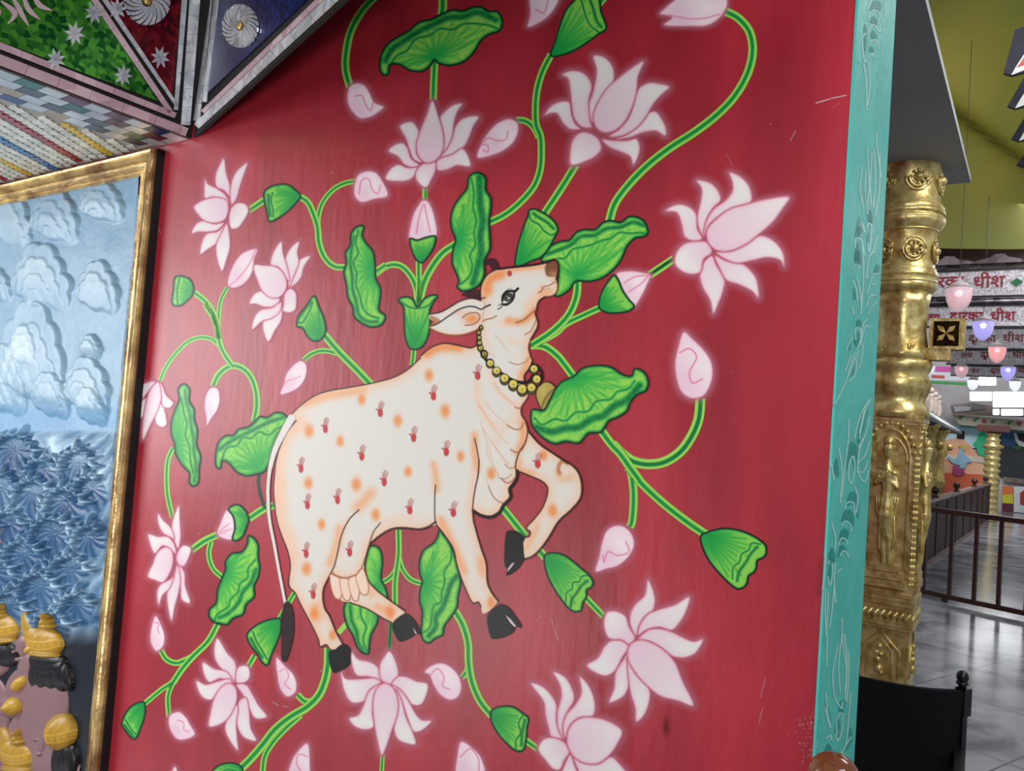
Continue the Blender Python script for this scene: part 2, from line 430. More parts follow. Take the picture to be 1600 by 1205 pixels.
leaf(zE("185,755 200,710 240,660 300,630 360,620 400,575 450,555 520,555 570,510 620,500 680,510 730,475 790,480 830,510 850,580 820,600 770,610 720,660 690,730 640,800 560,860 480,880 400,880 360,930 300,970 270,970 290,850 280,760"),
     zE("405,850"), zE("290,735 330,735 380,680 440,665 500,650 560,625 620,610 670,575 740,580 800,575 840,580"), zE("220,710 300,680 370,650 430,600 520,590 590,550 680,540 760,510 820,530"), rw=6)
leaf(zG("395,510 430,480 465,510 465,590 495,640 495,700 515,770 510,860 535,930 525,1010 520,1100 490,1120 465,1100 465,1040 420,990 380,920 370,850 350,790 355,700 380,630 400,580"),
     zG("375,860"), zG("415,570 430,660 450,730 440,800 465,870 470,950 490,1040"), zG("438,520 445,590 468,670 475,740 490,820 492,900 505,980 495,1090"), rw=5)
leaf(zG("630,990 630,910 650,840 690,805 740,800 770,765 830,750 870,720 905,685 950,690 1000,660 1050,665 1080,700 1060,740 1020,800 990,880 960,980 930,1030 880,1045 820,1055 760,1030 710,975 670,960 660,1005 645,1010"),
     zG("895,1000"), zG("665,960 700,880 760,865 800,815 850,820 900,780 960,800 1010,760 1060,745"), zG("655,890 720,840 800,800 880,760 960,720 1050,690"), rw=6)
leaf(zH("835,390 870,405 895,450 895,520 905,590 890,660 870,700 870,770 820,820 800,880 740,905 700,945 660,940 620,930 590,900 590,850 630,810 640,730 665,660 690,600 690,550 730,500 790,490 825,440"),
     zH("680,620"), zH("875,540 830,600 830,650 780,690 770,740 720,790 710,830 640,880 620,920"), zH("880,600 850,680 800,740 770,810 700,880 650,900"), rw=6)
leaf(zP("920,640 950,555 1000,550 1040,590 1055,680 1045,830 1080,900 1098,990")+zK("492,120 447,210 440,270 400,350 390,410 380,468 340,455 310,420 290,360 250,290 230,200 240,150 320,80 330,20"),
     zP("1050,860"), zK("330,150 340,240 370,300 350,370 370,450"), zK("270,170 280,260 310,330 320,400 350,440"), rw=6)
leaf(zS("235,40 265,75 310,140 350,230 385,370 400,450 380,560 370,650 310,740 270,800 260,860 200,890 150,925 110,905 90,850 95,760 100,680 80,600 85,500 100,450 80,380 80,280 110,200 190,140 220,90"),
     zS("130,450"), zS("330,180 320,290 270,370 275,450 250,540 250,600 190,635 160,800 100,850"), zS("372,400 325,460 292,560 252,660 205,720 205,800 150,870"), rw=8)
leaf(zI("120,520 130,480 200,485 240,420 270,360 310,310 390,270 440,225 530,205 620,215 690,260 750,270 770,225 830,250 855,310 840,360 780,390 740,440 720,490 660,530 610,550 560,620 480,630 420,690 340,680 270,695 200,660 150,610 125,570"),
     zI("400,275"), zI("145,535 190,575 270,540 340,550 400,500 480,490 530,430 620,415 660,370 730,350 770,300"), zI("160,590 250,620 330,600 420,590 500,540 570,520 640,460 720,420 800,330"), layer=15, rw=11, nv=15)
leaf(zD("935,225 985,200 1035,230 1040,310 1070,360 1070,430 1060,500 1065,600 1065,680 1030,750 1030,840 1000,900 940,935 890,940 860,915 870,880 850,820 830,770 835,680 850,620 825,550 820,480 840,410 880,350 920,300"),
     zD("870,620"), zD("950,240 965,330 960,420 980,500 965,580 975,650 940,720 955,780 935,850 880,900"), zD("1000,230 1005,400 1020,500 1005,600 1010,700 985,800 960,890"), layer=15, rw=11)

# ---------------------------------------------------------------- seed pods
def pod(out, base, rims=(), layer=5, dark=None, nm='seed_pod', parent=None, zig=()):
    O = curve(out, True, 5); b = np.array(base[0])
    p = Paint.around([O], 4); sd = p.sdf(O, 12)
    p.over((132, 200, 78), np.clip(.5-sd/1.2, 0, 1))
    R_ = np.linalg.norm(O-b, axis=1).max(); r = np.hypot(p.X-b[0], p.Y-b[1])
    far = O[np.linalg.norm(O-b, axis=1) > .62*R_]
    for q, k in enumerate(np.linspace(1, len(far)-2, 11).astype(int)):
        v = far[k]-b; kk = .62+.3*((q*7) % 5)/5
        p.stroke([b, b+v*kk], 2.6 if q % 2 else 1.8, (30, 152, 64), .75, 1.5, tint=True, smooth=False)
    p.tint((20, 148, 62), .95*np.exp(-(r/(R_*.42))**2))
    for rm in rims:
        p.stroke(rm, 6.5, (150, 210, 92), .7, 1.2, tint=True)
        p.stroke(rm, 3.2, (14, 128, 58), .95, .8, tint=True)
    for rm in zig: p.stroke(rm, 4.5, (12, 112, 56), .9, 1.2, tint=True)
    p.tint((18, 130, 60), .8*np.clip((sd+4)/3, 0, 1))
    p.over(dark or (8, 46, 34), .95*np.clip(1.8-p.dist(O, 5, True), 0, 1))
    return p.build(nm, WALL, layer, parent or mural)
pod(zB("400,-10 430,-60 540,-60 550,10 560,80 580,130 590,180 540,215 480,260 400,310 330,340 245,350 270,260 300,160 340,60"), zB("255,340"), [zB("430,-10 450,60 465,110 490,160 540,200")], zig=[zB("485,-10 510,60 530,130 560,170")])
pod(zC("860,310 900,285 960,272 1000,275 1050,310 1080,345 1040,400 1000,440 930,490 885,505 870,450 850,340"), zC("1062,345"), [zC("905,325 895,370 905,420 910,475")], zig=[zC("878,340 880,400 890,470")])
pod(zC("300,850 380,860 410,910 405,960 370,1000 330,1030 280,1025 285,930"), zC("408,945"), [zC("322,860 308,940 312,1020")])
pod(zC("1165,970 1195,1040 1225,1110 1237,1190")+zG("1290,200 1240,212 1200,180 1170,130 1138,122")+zC("1065,1100 1110,1040"), zG("1290,190"), [zC("1155,1010 1135,1065 1085,1140 1065,1130 1100,1070 1150,1005")])
pod(zD("1305,440 1335,425 1375,440 1420,465 1470,510 1488,560 1470,600 1420,690 1380,730 1330,750 1225,785 1230,690 1250,610 1280,520 1300,470"), zD("1240,770"), [zD("1308,450 1320,495 1370,525 1400,562 1450,590 1480,572")], zig=[zD("1335,455 1370,480 1420,510 1460,550")])
pod(zD("490,995 540,975 580,990 610,1040 650,990 700,965 735,970 710,1010 690,1050")+zo("672,483 672,512 665,535 655,545 642,545 634,530 632,505 631,482")+zD("520,1035"), zo("648,540"), [zD("500,1000 560,1040 612,1048 670,1035 720,985")])
pod(zE("640,840 670,880 690,930 730,990 765,1035 740,1060 680,1075 600,1075 550,1050 545,1010 570,930 610,870"), zE("550,1048"), layer=8, nm='sepal')
pod(zD("565,612 610,622 660,606 722,598 710,670 680,720 640,762 610,750 580,700"), zD("638,758"), layer=8, nm='sepal')
pod(zH("720,210 770,195 820,240 835,290 820,340 800,390 760,420 735,415 750,340 740,270 710,225"), zH("838,285"), layer=8, nm='sepal')
pod(zJ("825,345 880,290 960,255 1035,250 1035,320 1010,400 975,480 950,540 920,520 890,470 850,420 830,380"), zJ("1032,255"), [zJ("862,330 885,390 915,440 950,500")], zig=[zJ("850,370 880,430 920,490")])
pod(zJ("180,770 185,850 160,930 125,1000 95,985 60,940 42,910 60,850 110,790"), zJ("178,775"), [zJ("65,880 90,920 110,950 140,975")], zig=[zJ("60,915 85,950 115,985")])
pod(zJ("600,1215 650,1165 720,1150 780,1165 800,1200 790,1240 610,1240"), zJ("790,1190"), [zJ("640,1230 700,1190 760,1200")])
pod(zK("1155,820 1220,795 1290,800 1350,840 1385,870 1375,930 1370,1000 1350,1070 1310,1075 1250,1030 1190,960 1150,880"), zK("1156,850"), [zK("1350,850 1322,900 1335,960 1305,1010 1305,1060")], zig=[zK("1362,880 1345,960 1340,1040")])
pod(zS("1060,235 1130,220 1200,235 1270,280 1340,340 1400,390 1435,450 1420,490 1385,510 1385,560 1355,610 1340,670 1290,680 1240,650 1190,590 1130,500 1080,400 1055,300"), zS("1060,250"), [zS("1410,395 1345,405 1325,445 1280,450 1270,500 1228,530 1222,600 1215,640")], zig=[zS("1390,440 1340,480 1310,530 1270,580 1260,640")])
pod(zT("300,385 385,340 470,315 560,305 700,325 820,370 920,430 980,490 980,570 950,610 890,640 880,710 855,760 800,800 780,880 740,925 680,935 600,880 500,780 400,660 330,530"), zT("340,370"), [zT("920,470 830,460 800,530 730,570 700,660 640,710 630,830")], zig=[zT("890,500 830,560 770,660 700,760 680,850")], dark=(14, 22, 24))

# ---------------------------------------------------------------- lotus flowers and buds
PW, PP, PR = (228, 224, 222), (226, 186, 205), (210, 108, 132)
def petal(P, layer, parent, c=None, front=False, nm='petal', scale=1.0):
    O = curve(P, True, 6); q = Paint.around([O], 6); sd = q.sdf(O, 16)
    q.over(PW, np.clip(.5-sd/1.3, 0, 1))
    O0 = np.asarray(P, float)
    if c is None: c = O0.mean(0)
    c = np.asarray(c, float); L = np.linalg.norm(O0-c, axis=1).max()
    r = np.hypot(q.X-c[0], q.Y-c[1])/L
    q.tint((232, 206, 216), .5 if front else .12)
    q.tint(PP, np.clip(1.0-r*1.25, 0, 1)*.75)
    ctr = O.mean(0); side = vnoise(q.X, q.Y, 22, 22, int(ctr[0]) % 50)
    q.tint(PP, .55*np.clip((sd+9*scale)/(8*scale), 0, 1)*(.35+.65*side))
    q.tint((232, 230, 222), .6*np.clip(r*1.4-.75, 0, 1))
    D = q.dist(O, 8, True)
    q.over(PR, .62*np.exp(-(D/(1.7*scale))**2))
    return q.build(nm, WALL, layer, parent)
def halo(polys, parent_name, loc, R=9, a=.55, col=(226, 150, 172), label=None, layer=3):
    Os = [curve(P, True, 4) for P in polys]
    q = Paint.around(Os, R+3, step=1.5)
    m = np.zeros(q.X.shape)
    for O in Os:
        sd = q.sdf(O, R+4); m = np.maximum(m, np.where(sd < 0, 1, np.exp(-(np.maximum(sd, 0)/(R*.55))**1.3)))
    q.over(col, a*m*(m > .04)*(.8+.2*vnoise(q.X, q.Y, 6, 6, 9)))
    o = q.build(parent_name, WALL, layer, mural, label)
    return o
def flower(c, petals, label=None, R=9, a=.55, scale=1.0):
    f = halo(petals, 'lotus_flower', None, R, a, label=label)
    for i, P in enumerate(petals):
        petal(P, 6+i*.9, f, c[0], front=(i == len(petals)-1), scale=scale)
    return f
flower(zA("690,1010"), [zA("500,790 540,765 580,765 610,800 625,840 610,900 605,960 640,1015 590,1000 560,940 540,870"),
 zA("430,945 470,905 520,895 550,930 570,990 620,1035 590,1050 530,1030 490,980"), zA("412,1120 440,1060 490,1030 550,1050 620,1050 600,1090 560,1125 500,1135"),
 zA("890,650 860,700 840,770 830,860 800,930 740,1000 770,900 760,800 750,740 790,690 840,655"), zA("995,730 960,790 930,870 900,920 850,960 800,985 730,1000 790,940 830,860 850,790 900,740"),
 zA("942,1040 920,960 890,930 830,965 740,1000 725,1030 740,1065 800,1060 860,1035"), zA("610,1060 650,1025 720,1010 725,1060 700,1120 670,1170 640,1165 600,1110"),
 zA("705,630 740,720 775,850 770,940 730,1000 670,1020 620,980 605,910 625,830 670,720")], R=8)
flower(zB("530,840"), [zB("205,720 250,660 310,635 360,640 375,720 400,780 430,805 370,810 320,770 280,710 240,710"),
 zB("510,350 570,355 620,400 640,460 630,530 600,600 540,690 510,770 480,740 465,680 500,600 520,520 530,440"),
 zB("315,470 360,445 430,450 480,490 500,540 480,640 490,760 500,795 440,795 390,740 375,660 365,560 350,490"),
 zB("370,1030 365,950 385,870 430,830 490,835 540,870 560,930 520,980 460,1010 410,1030"),
 zB("760,1030 740,980 680,950 610,920 565,875 640,880 720,880 780,870 800,920 790,980"),
 zB("960,850 900,820 820,830 740,860 650,870 720,840 790,780 850,710 900,700 940,750 965,810"),
 zB("985,545 930,600 880,660 840,730 780,800 690,850 610,855 680,800 740,720 770,600 800,550 860,520 920,525"),
 zB("825,385 790,480 780,580 750,680 700,770 640,820 580,830 530,800 510,730 540,640 600,550 680,480 760,420")], scale=1.1)
flower(zF("600,590"), [zF("320,360 370,325 430,320 490,350 520,400 520,470 550,530 500,550 440,520 420,440 390,370"),
 zF("515,170 590,180 640,220 665,290 620,340 580,420 560,520 530,470 520,390 540,300 545,220"),
 zF("720,120 780,140 840,200 860,280 850,310 760,340 680,380 600,440 560,520 570,440 620,350 700,290 740,230 735,170"),
 zF("620,1000 600,920 550,830 535,750 560,680 610,640 640,700 690,780 680,860 650,940"),
 zF("900,900 860,860 780,820 700,790 660,720 630,640 700,670 790,685 850,730 890,790"),
 zF("1060,705 1040,670 960,650 860,670 760,685 660,640 640,620 740,605 830,560 900,515 970,530 1030,580 1060,640"),
 zF("380,690 390,620 440,565 520,550 590,560 610,620 560,660 540,740 500,755 430,740"),
 zF("1095,275 1050,350 990,430 900,510 820,570 720,610 640,605 590,560 580,480 640,410 720,350 820,320 940,290")], scale=1.2)
flower(zC("635,420"), [zC("600,110 615,200 640,290 640,350 600,310 555,290 548,220 570,160"), zC("748,140 730,200 700,290 680,360 650,400 640,330 655,240 690,180"),
 zC("485,240 500,270 560,300 610,340 635,390 580,365 520,355 485,365 478,300"), zC("400,580 430,520 480,500 540,520 600,515 560,560 500,570 440,570"),
 zC("455,710 470,620 500,580 560,570 610,530 600,600 560,640 500,680"), zC("590,815 560,740 555,650 590,570 620,520 635,580 640,660 620,740"),
 zC("635,500 650,420 690,390 740,400 755,440 720,510 690,545 650,550"), zC("415,415 480,370 560,355 620,375 630,430 610,490 550,515 480,500 440,460")], R=7, scale=.85)
flower(zC("990,950"), [zC("1140,720 1100,790 1080,860 1030,910 1005,920 1040,830 1070,750"), zC("1070,630 1060,700 1070,760 1040,840 1010,910 990,820 985,740 1020,670"),
 zC("960,630 970,700 1000,800 1010,880 980,850 940,790 895,780 910,700"), zC("762,1020 790,960 840,940 900,970 950,985 930,1030 860,1040 800,1020"),
 zC("880,1256 848,1188 848,1128 888,1080 960,1030 960,1120 920,1188"), zC("780,1180 790,1110 830,1060 900,1045 960,1010 950,1070 900,1110 840,1130"),
 zC("975,1030 985,950 1020,925 1050,950 1055,1010 1045,1060 1000,1075 970,1060"), zC("790,780 850,780 930,790 980,840 995,910 960,970 910,985 850,950 815,880")], R=7, scale=.85)
flower(zG("270,465"), [zG("120,640 150,590 190,570 220,560 180,680 140,690"), zG("135,520 180,480 250,465 200,540 160,580 140,550"),
 zG("320,740 315,660 290,590 270,560 250,680 260,730 290,750"), zG("365,600 320,550 290,480 270,470 290,560 300,620 340,630"),
 zG("270,470 290,560 270,640 220,740 175,830 175,720 190,620 220,520")], R=6, scale=.8)
flower(zH("380,560"), [zH("400,200 405,280 410,400 395,470 370,420 355,330 375,250"), zH("270,250 300,290 350,340 370,410 350,400 300,370 270,310"),
 zH("210,380 270,395 330,395 370,440 380,500 350,480 300,450 250,500 220,440"), zH("470,810 440,700 435,620 400,570 390,600 410,700 420,790"),
 zH("355,920 330,820 330,720 370,640 390,570 410,650 400,740 375,830"), zH("275,820 265,740 290,690 350,660 370,640 340,720 300,760"),
 zH("400,480 430,450 475,465 465,520 430,580 400,570 385,530"), zH("208,645 240,560 270,490 320,460 355,480 365,550 345,620 300,680 250,665")], R=7, scale=.8)
flower(zJ("750,650"), [zJ("640,370 700,460 750,520 760,600 740,650 690,590 630,510 620,430"), zJ("550,520 620,560 700,580 740,650 660,620 590,645 555,590"),
 zJ("510,635 570,660 640,640 720,625 730,650 650,700 600,755 540,730"), zJ("765,560 800,540 835,550 840,620 800,650 760,645"),
 zJ("950,860 880,870 840,810 800,720 760,660 820,660 860,720 900,790"), zJ("885,1010 810,990 770,930 760,850 780,760 820,740 840,820 850,930"),
 zJ("770,1070 720,1010 690,940 700,880 750,780 770,800 760,900 765,990"), zJ("590,920 600,830 620,750 660,680 710,650 750,670 765,740 740,820 700,880 640,915")], R=7, scale=.85)
flower(zK("495,650"), [zK("275,450 320,500 400,520 450,560 470,620 460,640 390,610 310,600 280,530"), zK("515,450 560,530 570,610 540,660 490,650 460,620 455,540 480,490"),
 zK("215,575 240,620 330,625 430,620 465,650 400,690 360,760 280,770 230,690"), zK("755,655 690,640 620,610 570,610 530,660 590,700 650,780 710,785 745,730"),
 zK("265,870 320,850 350,800 390,700 460,655 430,720 410,840 420,920 370,940 300,920"), zK("780,885 720,880 680,840 630,750 570,680 530,665 590,760 630,870 660,950 710,950"),
 zK("680,1030 660,950 620,860 590,750 560,690 570,800 545,930 570,1000 620,1025"), zK("470,1100 440,1000 420,880 415,760 440,680 490,650 540,680 570,760 565,850 530,950 500,1040")])
flower(zL("755,390"), [zL("850,5 880,60 895,130 880,200 830,240 800,290 775,360 740,290 740,220 770,160 830,100"), zL("1110,110 1090,200 1050,270 1000,320 920,300 840,320 790,350 800,290 850,220 920,190 1020,160"),
 zL("1195,375 1150,460 1080,490 1000,480 930,430 860,390 790,380 850,320 920,310 1000,330 1080,370 1140,390"), zL("470,540 540,490 580,420 630,380 700,385 735,420 690,490 650,570 580,605"),
 zL("610,770 640,680 650,580 700,500 725,460 740,560 735,650 700,730"), zL("780,890 770,800 745,720 730,620 725,490 770,580 850,660 865,720 850,800 820,860"),
 zL("580,240 600,205 650,200 710,230 735,300 770,370 740,410 690,380 610,370 580,310"), zL("1135,790 1040,760 930,730 840,660 770,580 725,490 740,410 800,380 880,400 960,450 1020,520 1070,640")], scale=1.15)
flower(zL("350,1030"), [zL("120,650 190,670 250,730 280,790 280,880 310,960 330,1000 250,990 230,930 210,850 200,770"), zL("260,580 330,610 375,680 390,750 350,830 325,920 325,1000 290,930 285,830 310,730 300,660"),
 zL("425,610 470,650 510,730 520,820 500,860 420,870 370,910 335,990 320,930 340,850 400,780 435,710"), zL("310,1240 330,1160 370,1090 400,1180 440,1260"),
 zL("740,1260 680,1160 620,1110 540,1150 440,1140 380,1090 410,1180 460,1260"), zL("165,1060 200,1000 260,990 330,1020 365,1070 330,1130 300,1190 260,1185 210,1130"),
 zL("690,950 660,1030 610,1100 540,1150 460,1150 390,1110 350,1040 350,960 380,900 440,865 520,865 610,890")], scale=1.2)
flower(zJ("372,1260"), [zJ("376,1170 352,1215 350,1270 400,1270")], R=5, scale=.7)

def bud(P, strokes=(), layer=6, nm='lotus_bud', a=.55, R=7, grad=None, scale=1.0):
    b = halo([P], nm, None, R, a)
    O = curve(P, True, 6); q = Paint.around([O], 5); sd = q.sdf(O, 14)
    q.over((234, 204, 218), np.clip(.5-sd/1.3, 0, 1)); c = O.mean(0)
    w = max(np.ptp(O[:, 0]), np.ptp(O[:, 1]))/2
    q.blob(c[0]+w*.15, c[1]-w*.05, w*.6, w*.6, (240, 230, 230), .8)
    q.blob(c[0]-w*.3, c[1]+w*.3, w*.5, w*.6, PP, .7)
    for s_ in strokes: q.stroke(s_, 2.0*scale, (216, 110, 142), .8, .9, tint=True)
    q.over(PR, .55*np.exp(-(q.dist(O, 8, True)/(1.6*scale))**2))
    q.build('bud_petals', WALL, layer, b)
    return b
bud(zA("185,545 230,522 280,535 310,580 340,640 400,670 370,700 310,735 250,740 205,700 175,640"), [zA("220,600 265,600 285,650 315,692 335,640")])
bud(zA("985,985 1010,900 1060,820 1120,765 1190,745 1235,770 1240,820 1210,890 1150,940 1080,970"), [zA("1175,820 1165,870 1110,880 1050,862 1030,890"), zA("1015,905 1050,910 1050,950 1020,940")])
bud(zD("215,290 240,215 300,190 350,200 390,250 425,345 340,365 260,385 220,350"), [zD("245,330 265,245 305,240 330,310 360,330 380,280")])
bud(zA("1320,-60 1500,-60 1495,0 1470,50 1420,110 1360,150 1300,170 1315,90"), [zA("1350,60 1400,80 1425,10")])
bud(zB("925,90 960,50 1020,0 1100,-50 1300,-50 1345,0 1340,50 1290,120 1220,160 1120,165 950,155 1000,110"), [zB("925,92 1000,100 1100,118 1200,115 1300,90")])
bud(zD("640,375 670,375 700,420 720,490 730,590 700,606 640,612 610,622 560,610 565,540 590,450 620,400"), [zD("645,400 620,480 605,580"), zD("655,400 670,480 690,570")])
bud(zE("655,830 740,815 820,825 865,840 845,900 800,990 765,1035 720,980 690,920 670,870"), [zE("700,890 770,850 850,842"), zE("730,945 800,900 855,845")])
bud(zC("625,900 640,820 690,730 740,690 810,678 790,740 785,800 750,870 700,910 650,920"), [zC("800,685 760,770 700,850 640,905")])
bud(zG("1160,335 1195,360 1190,440 1150,500 1100,530 1035,545 1055,480 1070,420 1110,370"), [zG("1160,430 1120,450 1080,460 1060,490")], scale=.7)
bud(zG("600,505 640,510 655,570 640,640 600,700 575,740 570,690 560,620 570,550"), scale=.7)
bud(zH("640,380 660,310 700,230 730,250 745,330 740,410 690,410"), [zH("650,370 690,330 720,310"), zH("650,380 690,360 735,345")], scale=.7)
bud(zH("255,890 290,950 310,1020 300,1080 260,1110 225,1060 225,980"), [zH("245,930 275,940 265,970 280,1000")], scale=.7)
bud(zJ("345,850 400,830 440,860 470,910 500,970 450,1000 390,1000 350,950 335,890"), [zJ("390,880 430,900 430,940 460,955")], scale=.8)
bud(zJ("1010,490 1060,540 1110,590 1135,650 1125,710 1080,735 1035,690 1015,600"), [zJ("1025,580 1065,560 1085,610 1062,655 1100,690")], scale=.8)
bud(zJ("1203,1025 1220,1200 1225,1250 1085,1250 1100,1150 1140,1080"), [zJ("1205,1110 1150,1095 1135,1150 1170,1210")], scale=.9)
bud(zK("735,580 780,540 840,525 900,550 950,610 965,680 940,740 890,755 830,720 790,660 765,600"), [zK("770,600 815,560 855,610 850,670 895,690")])
bud(zK("965,1015 1040,1060 1090,1120 1110,1250 940,1250 940,1100"), [zK("960,1110 1020,1060 1070,1120 1075,1200")])
bud(zI("1075,-5 1130,40 1200,110 1245,180 1255,260 1230,350 1190,400 1120,410 1060,370 1030,290 1020,190 1040,90"), [zI("1050,125 1110,100 1155,150 1110,250 1130,315 1190,290")], R=9, scale=1.2)
bud(zo("960,822 975,823 988,836 991,852 984,868 966,884 948,889 931,893 936,872 941,848 948,830"), [zo("978,846 983,862 965,868 950,862 944,878 942,868")])
# ================================================================ the cow
OR, OR2, SK = (236, 150, 92), (232, 132, 66), (238, 190, 160)
CWH = (218, 217, 211); LN = (52, 30, 26); BR = (178, 112, 66)
head = zM("610,575 610,480 632,400 680,330 740,290 800,270 960,252 1130,235 1300,202 1385,172 1412,205 1422,265 1412,330 1395,372 1404,400 1414,450 1395,522 1340,555 1275,562 1215,610 1192,690 1180,735 1205,820 1200,880 1168,940 1130,1010 1110,1090 1135,1200")
neck = zN("985,120 978,165 950,215 915,262 913,330 925,400 942,465 885,560 890,625 925,680 945,760")
legR_out = zN("1050,880 1180,970 1300,1050")+zQ("1200,92 1270,135 1320,190 1348,290 1338,390 1270,478 1170,570 1090,700 1020,795 960,848 905,868")
legR_in = zQ("888,800 892,705 938,690 944,655 915,630 980,550 1045,460 1082,320 1050,270 950,222 845,180")
brisket = zQ("838,225 822,265 790,290 780,320 788,380 735,440 708,490 640,528 560,515 500,485")
legF_front = zQ("505,560 520,640 560,780 600,900 612,1060 650,1140 692,1195")
legF_back = zS("600,690 572,690 560,640 540,605 500,612 440,500 400,400 370,300 345,190 275,80 215,5")
belly = zQ("150,620 80,635 0,628")+zP("1200,398 1130,410 1040,460 955,530")
hindin = zP("918,640 905,690 880,740 840,790 760,815 690,808 640,775")
legH_front = zP("600,830 568,900 560,980 580,1080")+zR("510,450 560,570 605,652")
legH_back = zR("545,693 520,690 490,655 450,668 437,620 390,520 310,370 272,292 235,255 230,200")
rump = zP("290,720 270,600 220,470 178,340 155,160 150,60")+zO("165,890 200,750 260,620 330,520 300,480 380,390 500,310 600,275 800,240 960,210 1150,160 1260,100 1320,50")
back = zM("0,1170 60,1112 140,1067 240,1045 350,1060 460,1085 510,1092 565,1070 572,960 580,850 600,720")
bodyP = head+neck+legR_out+legR_in+brisket+legF_front+legF_back+belly+hindin+legH_front+legH_back+rump+back
body_s = curve(bodyP, True, 4)
farleg = zP("950,530 918,640 910,720 935,830 1000,910 1100,990 1240,1090")+zR("1035,425 1020,460 955,500")+zR("940,498 900,480 850,450 760,400 650,362 590,345")+zP("690,900 640,800 800,640")
far_s = curve(farleg, True, 4)
cow = Paint.around([body_s, far_s], 5)
def airbrush(p, O, R=26):
    sd = p.sdf(O, R); m = np.clip(.5-sd/1.2, 0, 1)
    p.over(CWH, m)
    p.tint(SK, np.where(sd < 0, .56*np.exp(sd/12), 0)); p.tint(OR, np.where(sd < 0, .36*np.exp(sd/6), 0))
airbrush(cow, far_s)
for P in (farleg[:7], farleg[10:15]): cow.stroke(P, 2.2, LN, .9, .7)
airbrush(cow, body_s)
# broad soft washes
def wash(P, w, a=.6, col=OR):
    C_ = curve(P); D = cow.dist(C_, w*2.2); cow.tint(col, a*np.exp(-(D/(w*.75))**2))
wash(zO("330,540 250,660 205,800 190,1000 200,1200"), 16, .55, SK); wash(zP("200,0 195,150 230,350 300,500 330,650"), 14, .5, SK)
wash(zM("60,1150 140,1100 260,1080 380,1090"), 11, .75, OR2)
wash(zO("420,380 560,330 700,300 900,270"), 9, .5, OR)
wash(zO("330,600 400,520"), 10, .5, SK)
wash(zM("680,480 690,420 740,360 820,330"), 11, .8, OR2); wash(zM("650,560 700,500"), 8, .6, OR)
wash(zM("860,300 1000,275 1150,262 1280,250"), 4, .5, OR)
wash(zM("1170,700 1110,770 1030,820 900,810"), 8, .75, OR2); wash(zM("1220,560 1160,600 1080,660"), 9, .5, SK)
wash(zM("1250,470 1240,520 1330,500"), 7, .5, OR)
wash(zM("820,830 880,850 960,830"), 7, .45, SK); wash(zM("900,1010 980,1030"), 8, .4, SK)
wash(zM("640,900 660,1000 720,1150"), 6, .35, SK)
wash(zN("490,330 500,480 560,620 640,720"), 9, .55, SK); wash(zN("600,200 640,330 740,470 860,540"), 7, .5, SK)
wash(zN("880,300 920,200 960,120"), 8, .6, OR); wash(zN("900,690 900,850 850,950"), 9, .7, OR)
wash(zN("470,800 470,950 490,1100"), 8, .7, OR); wash(zN("780,700 700,780 650,860"), 12, .4, SK)
wash(zQ("190,130 210,240 215,330"), 8, .6, OR); wash(zQ("510,200 490,330 480,440"), 9, .6, SK); wash(zQ("250,560 340,760 430,960"), 9, .6, OR)
wash(zQ("560,880 570,960"), 11, .55, OR); wash(zQ("860,100 860,170 960,200"), 8, .5, OR); wash(zQ("1050,330 1060,420 1000,540"), 9, .5, SK)
wash(zQ("1160,200 1190,240 1260,230"), 9, .45, OR); wash(zQ("1000,620 960,700 930,770"), 8, .4, OR)
wash(zP("960,110 900,180 850,230"), 12, .6, OR); wash(zP("700,400 680,520 620,690"), 9, .6, OR); wash(zP("760,330 720,470 690,640"), 9, .4, SK)
wash(zP("500,1060 520,1150"), 12, .55, OR); wash(zR("330,380 420,560 470,640"), 8, .5, SK); wash(zR("850,390 940,430"), 9, .6, OR)
wash(zP("880,840 960,960"), 10, .4, OR); wash(zP("1300,310 1130,330 1050,360"), 9, .3, SK)
spots = zO("885,345 1185,520 445,605 705,690 440,1040 840,1050 1270,945 1445,140 1580,440")+zP("550,370 1000,290 425,740")+zN("345,990")+zQ("640,200 1120,490 1050,60")+zS("640,605")+zR("935,430 535,590 405,440")
for i, (x, y) in enumerate(spots):
    r = 7.5+2*((i*13) % 3)/2
    cow.blob(x, y, r*.82, r*1.15, OR2, .82, p=1.5)
cow.blob(*zM("1350,260")[0], 11, 14, (120, 62, 34), .0)
cow.stroke(zM("1300,205 1385,180 1412,215 1415,280 1400,335"), 4, (70, 34, 26), .8, 1.5, tint=True)
MZ = curve(zM("1288,230 1380,180 1412,240 1405,335 1350,350 1298,340"), True)
cow.tint((112, 62, 38), .9*np.clip(.5-cow.sdf(MZ, 6)/3, 0, 1)); cow.blob(*zM("1370,320")[0], 8, 5, (196, 140, 96), .7)
# knee patch on the raised leg
cow.stroke(zQ("1195,100 1170,135 1165,175 1175,200"), 6, BR, .8, 1.5, tint=True); cow.stroke(zQ("1195,100 1240,128"), 4, BR, .8, 1.2, tint=True)
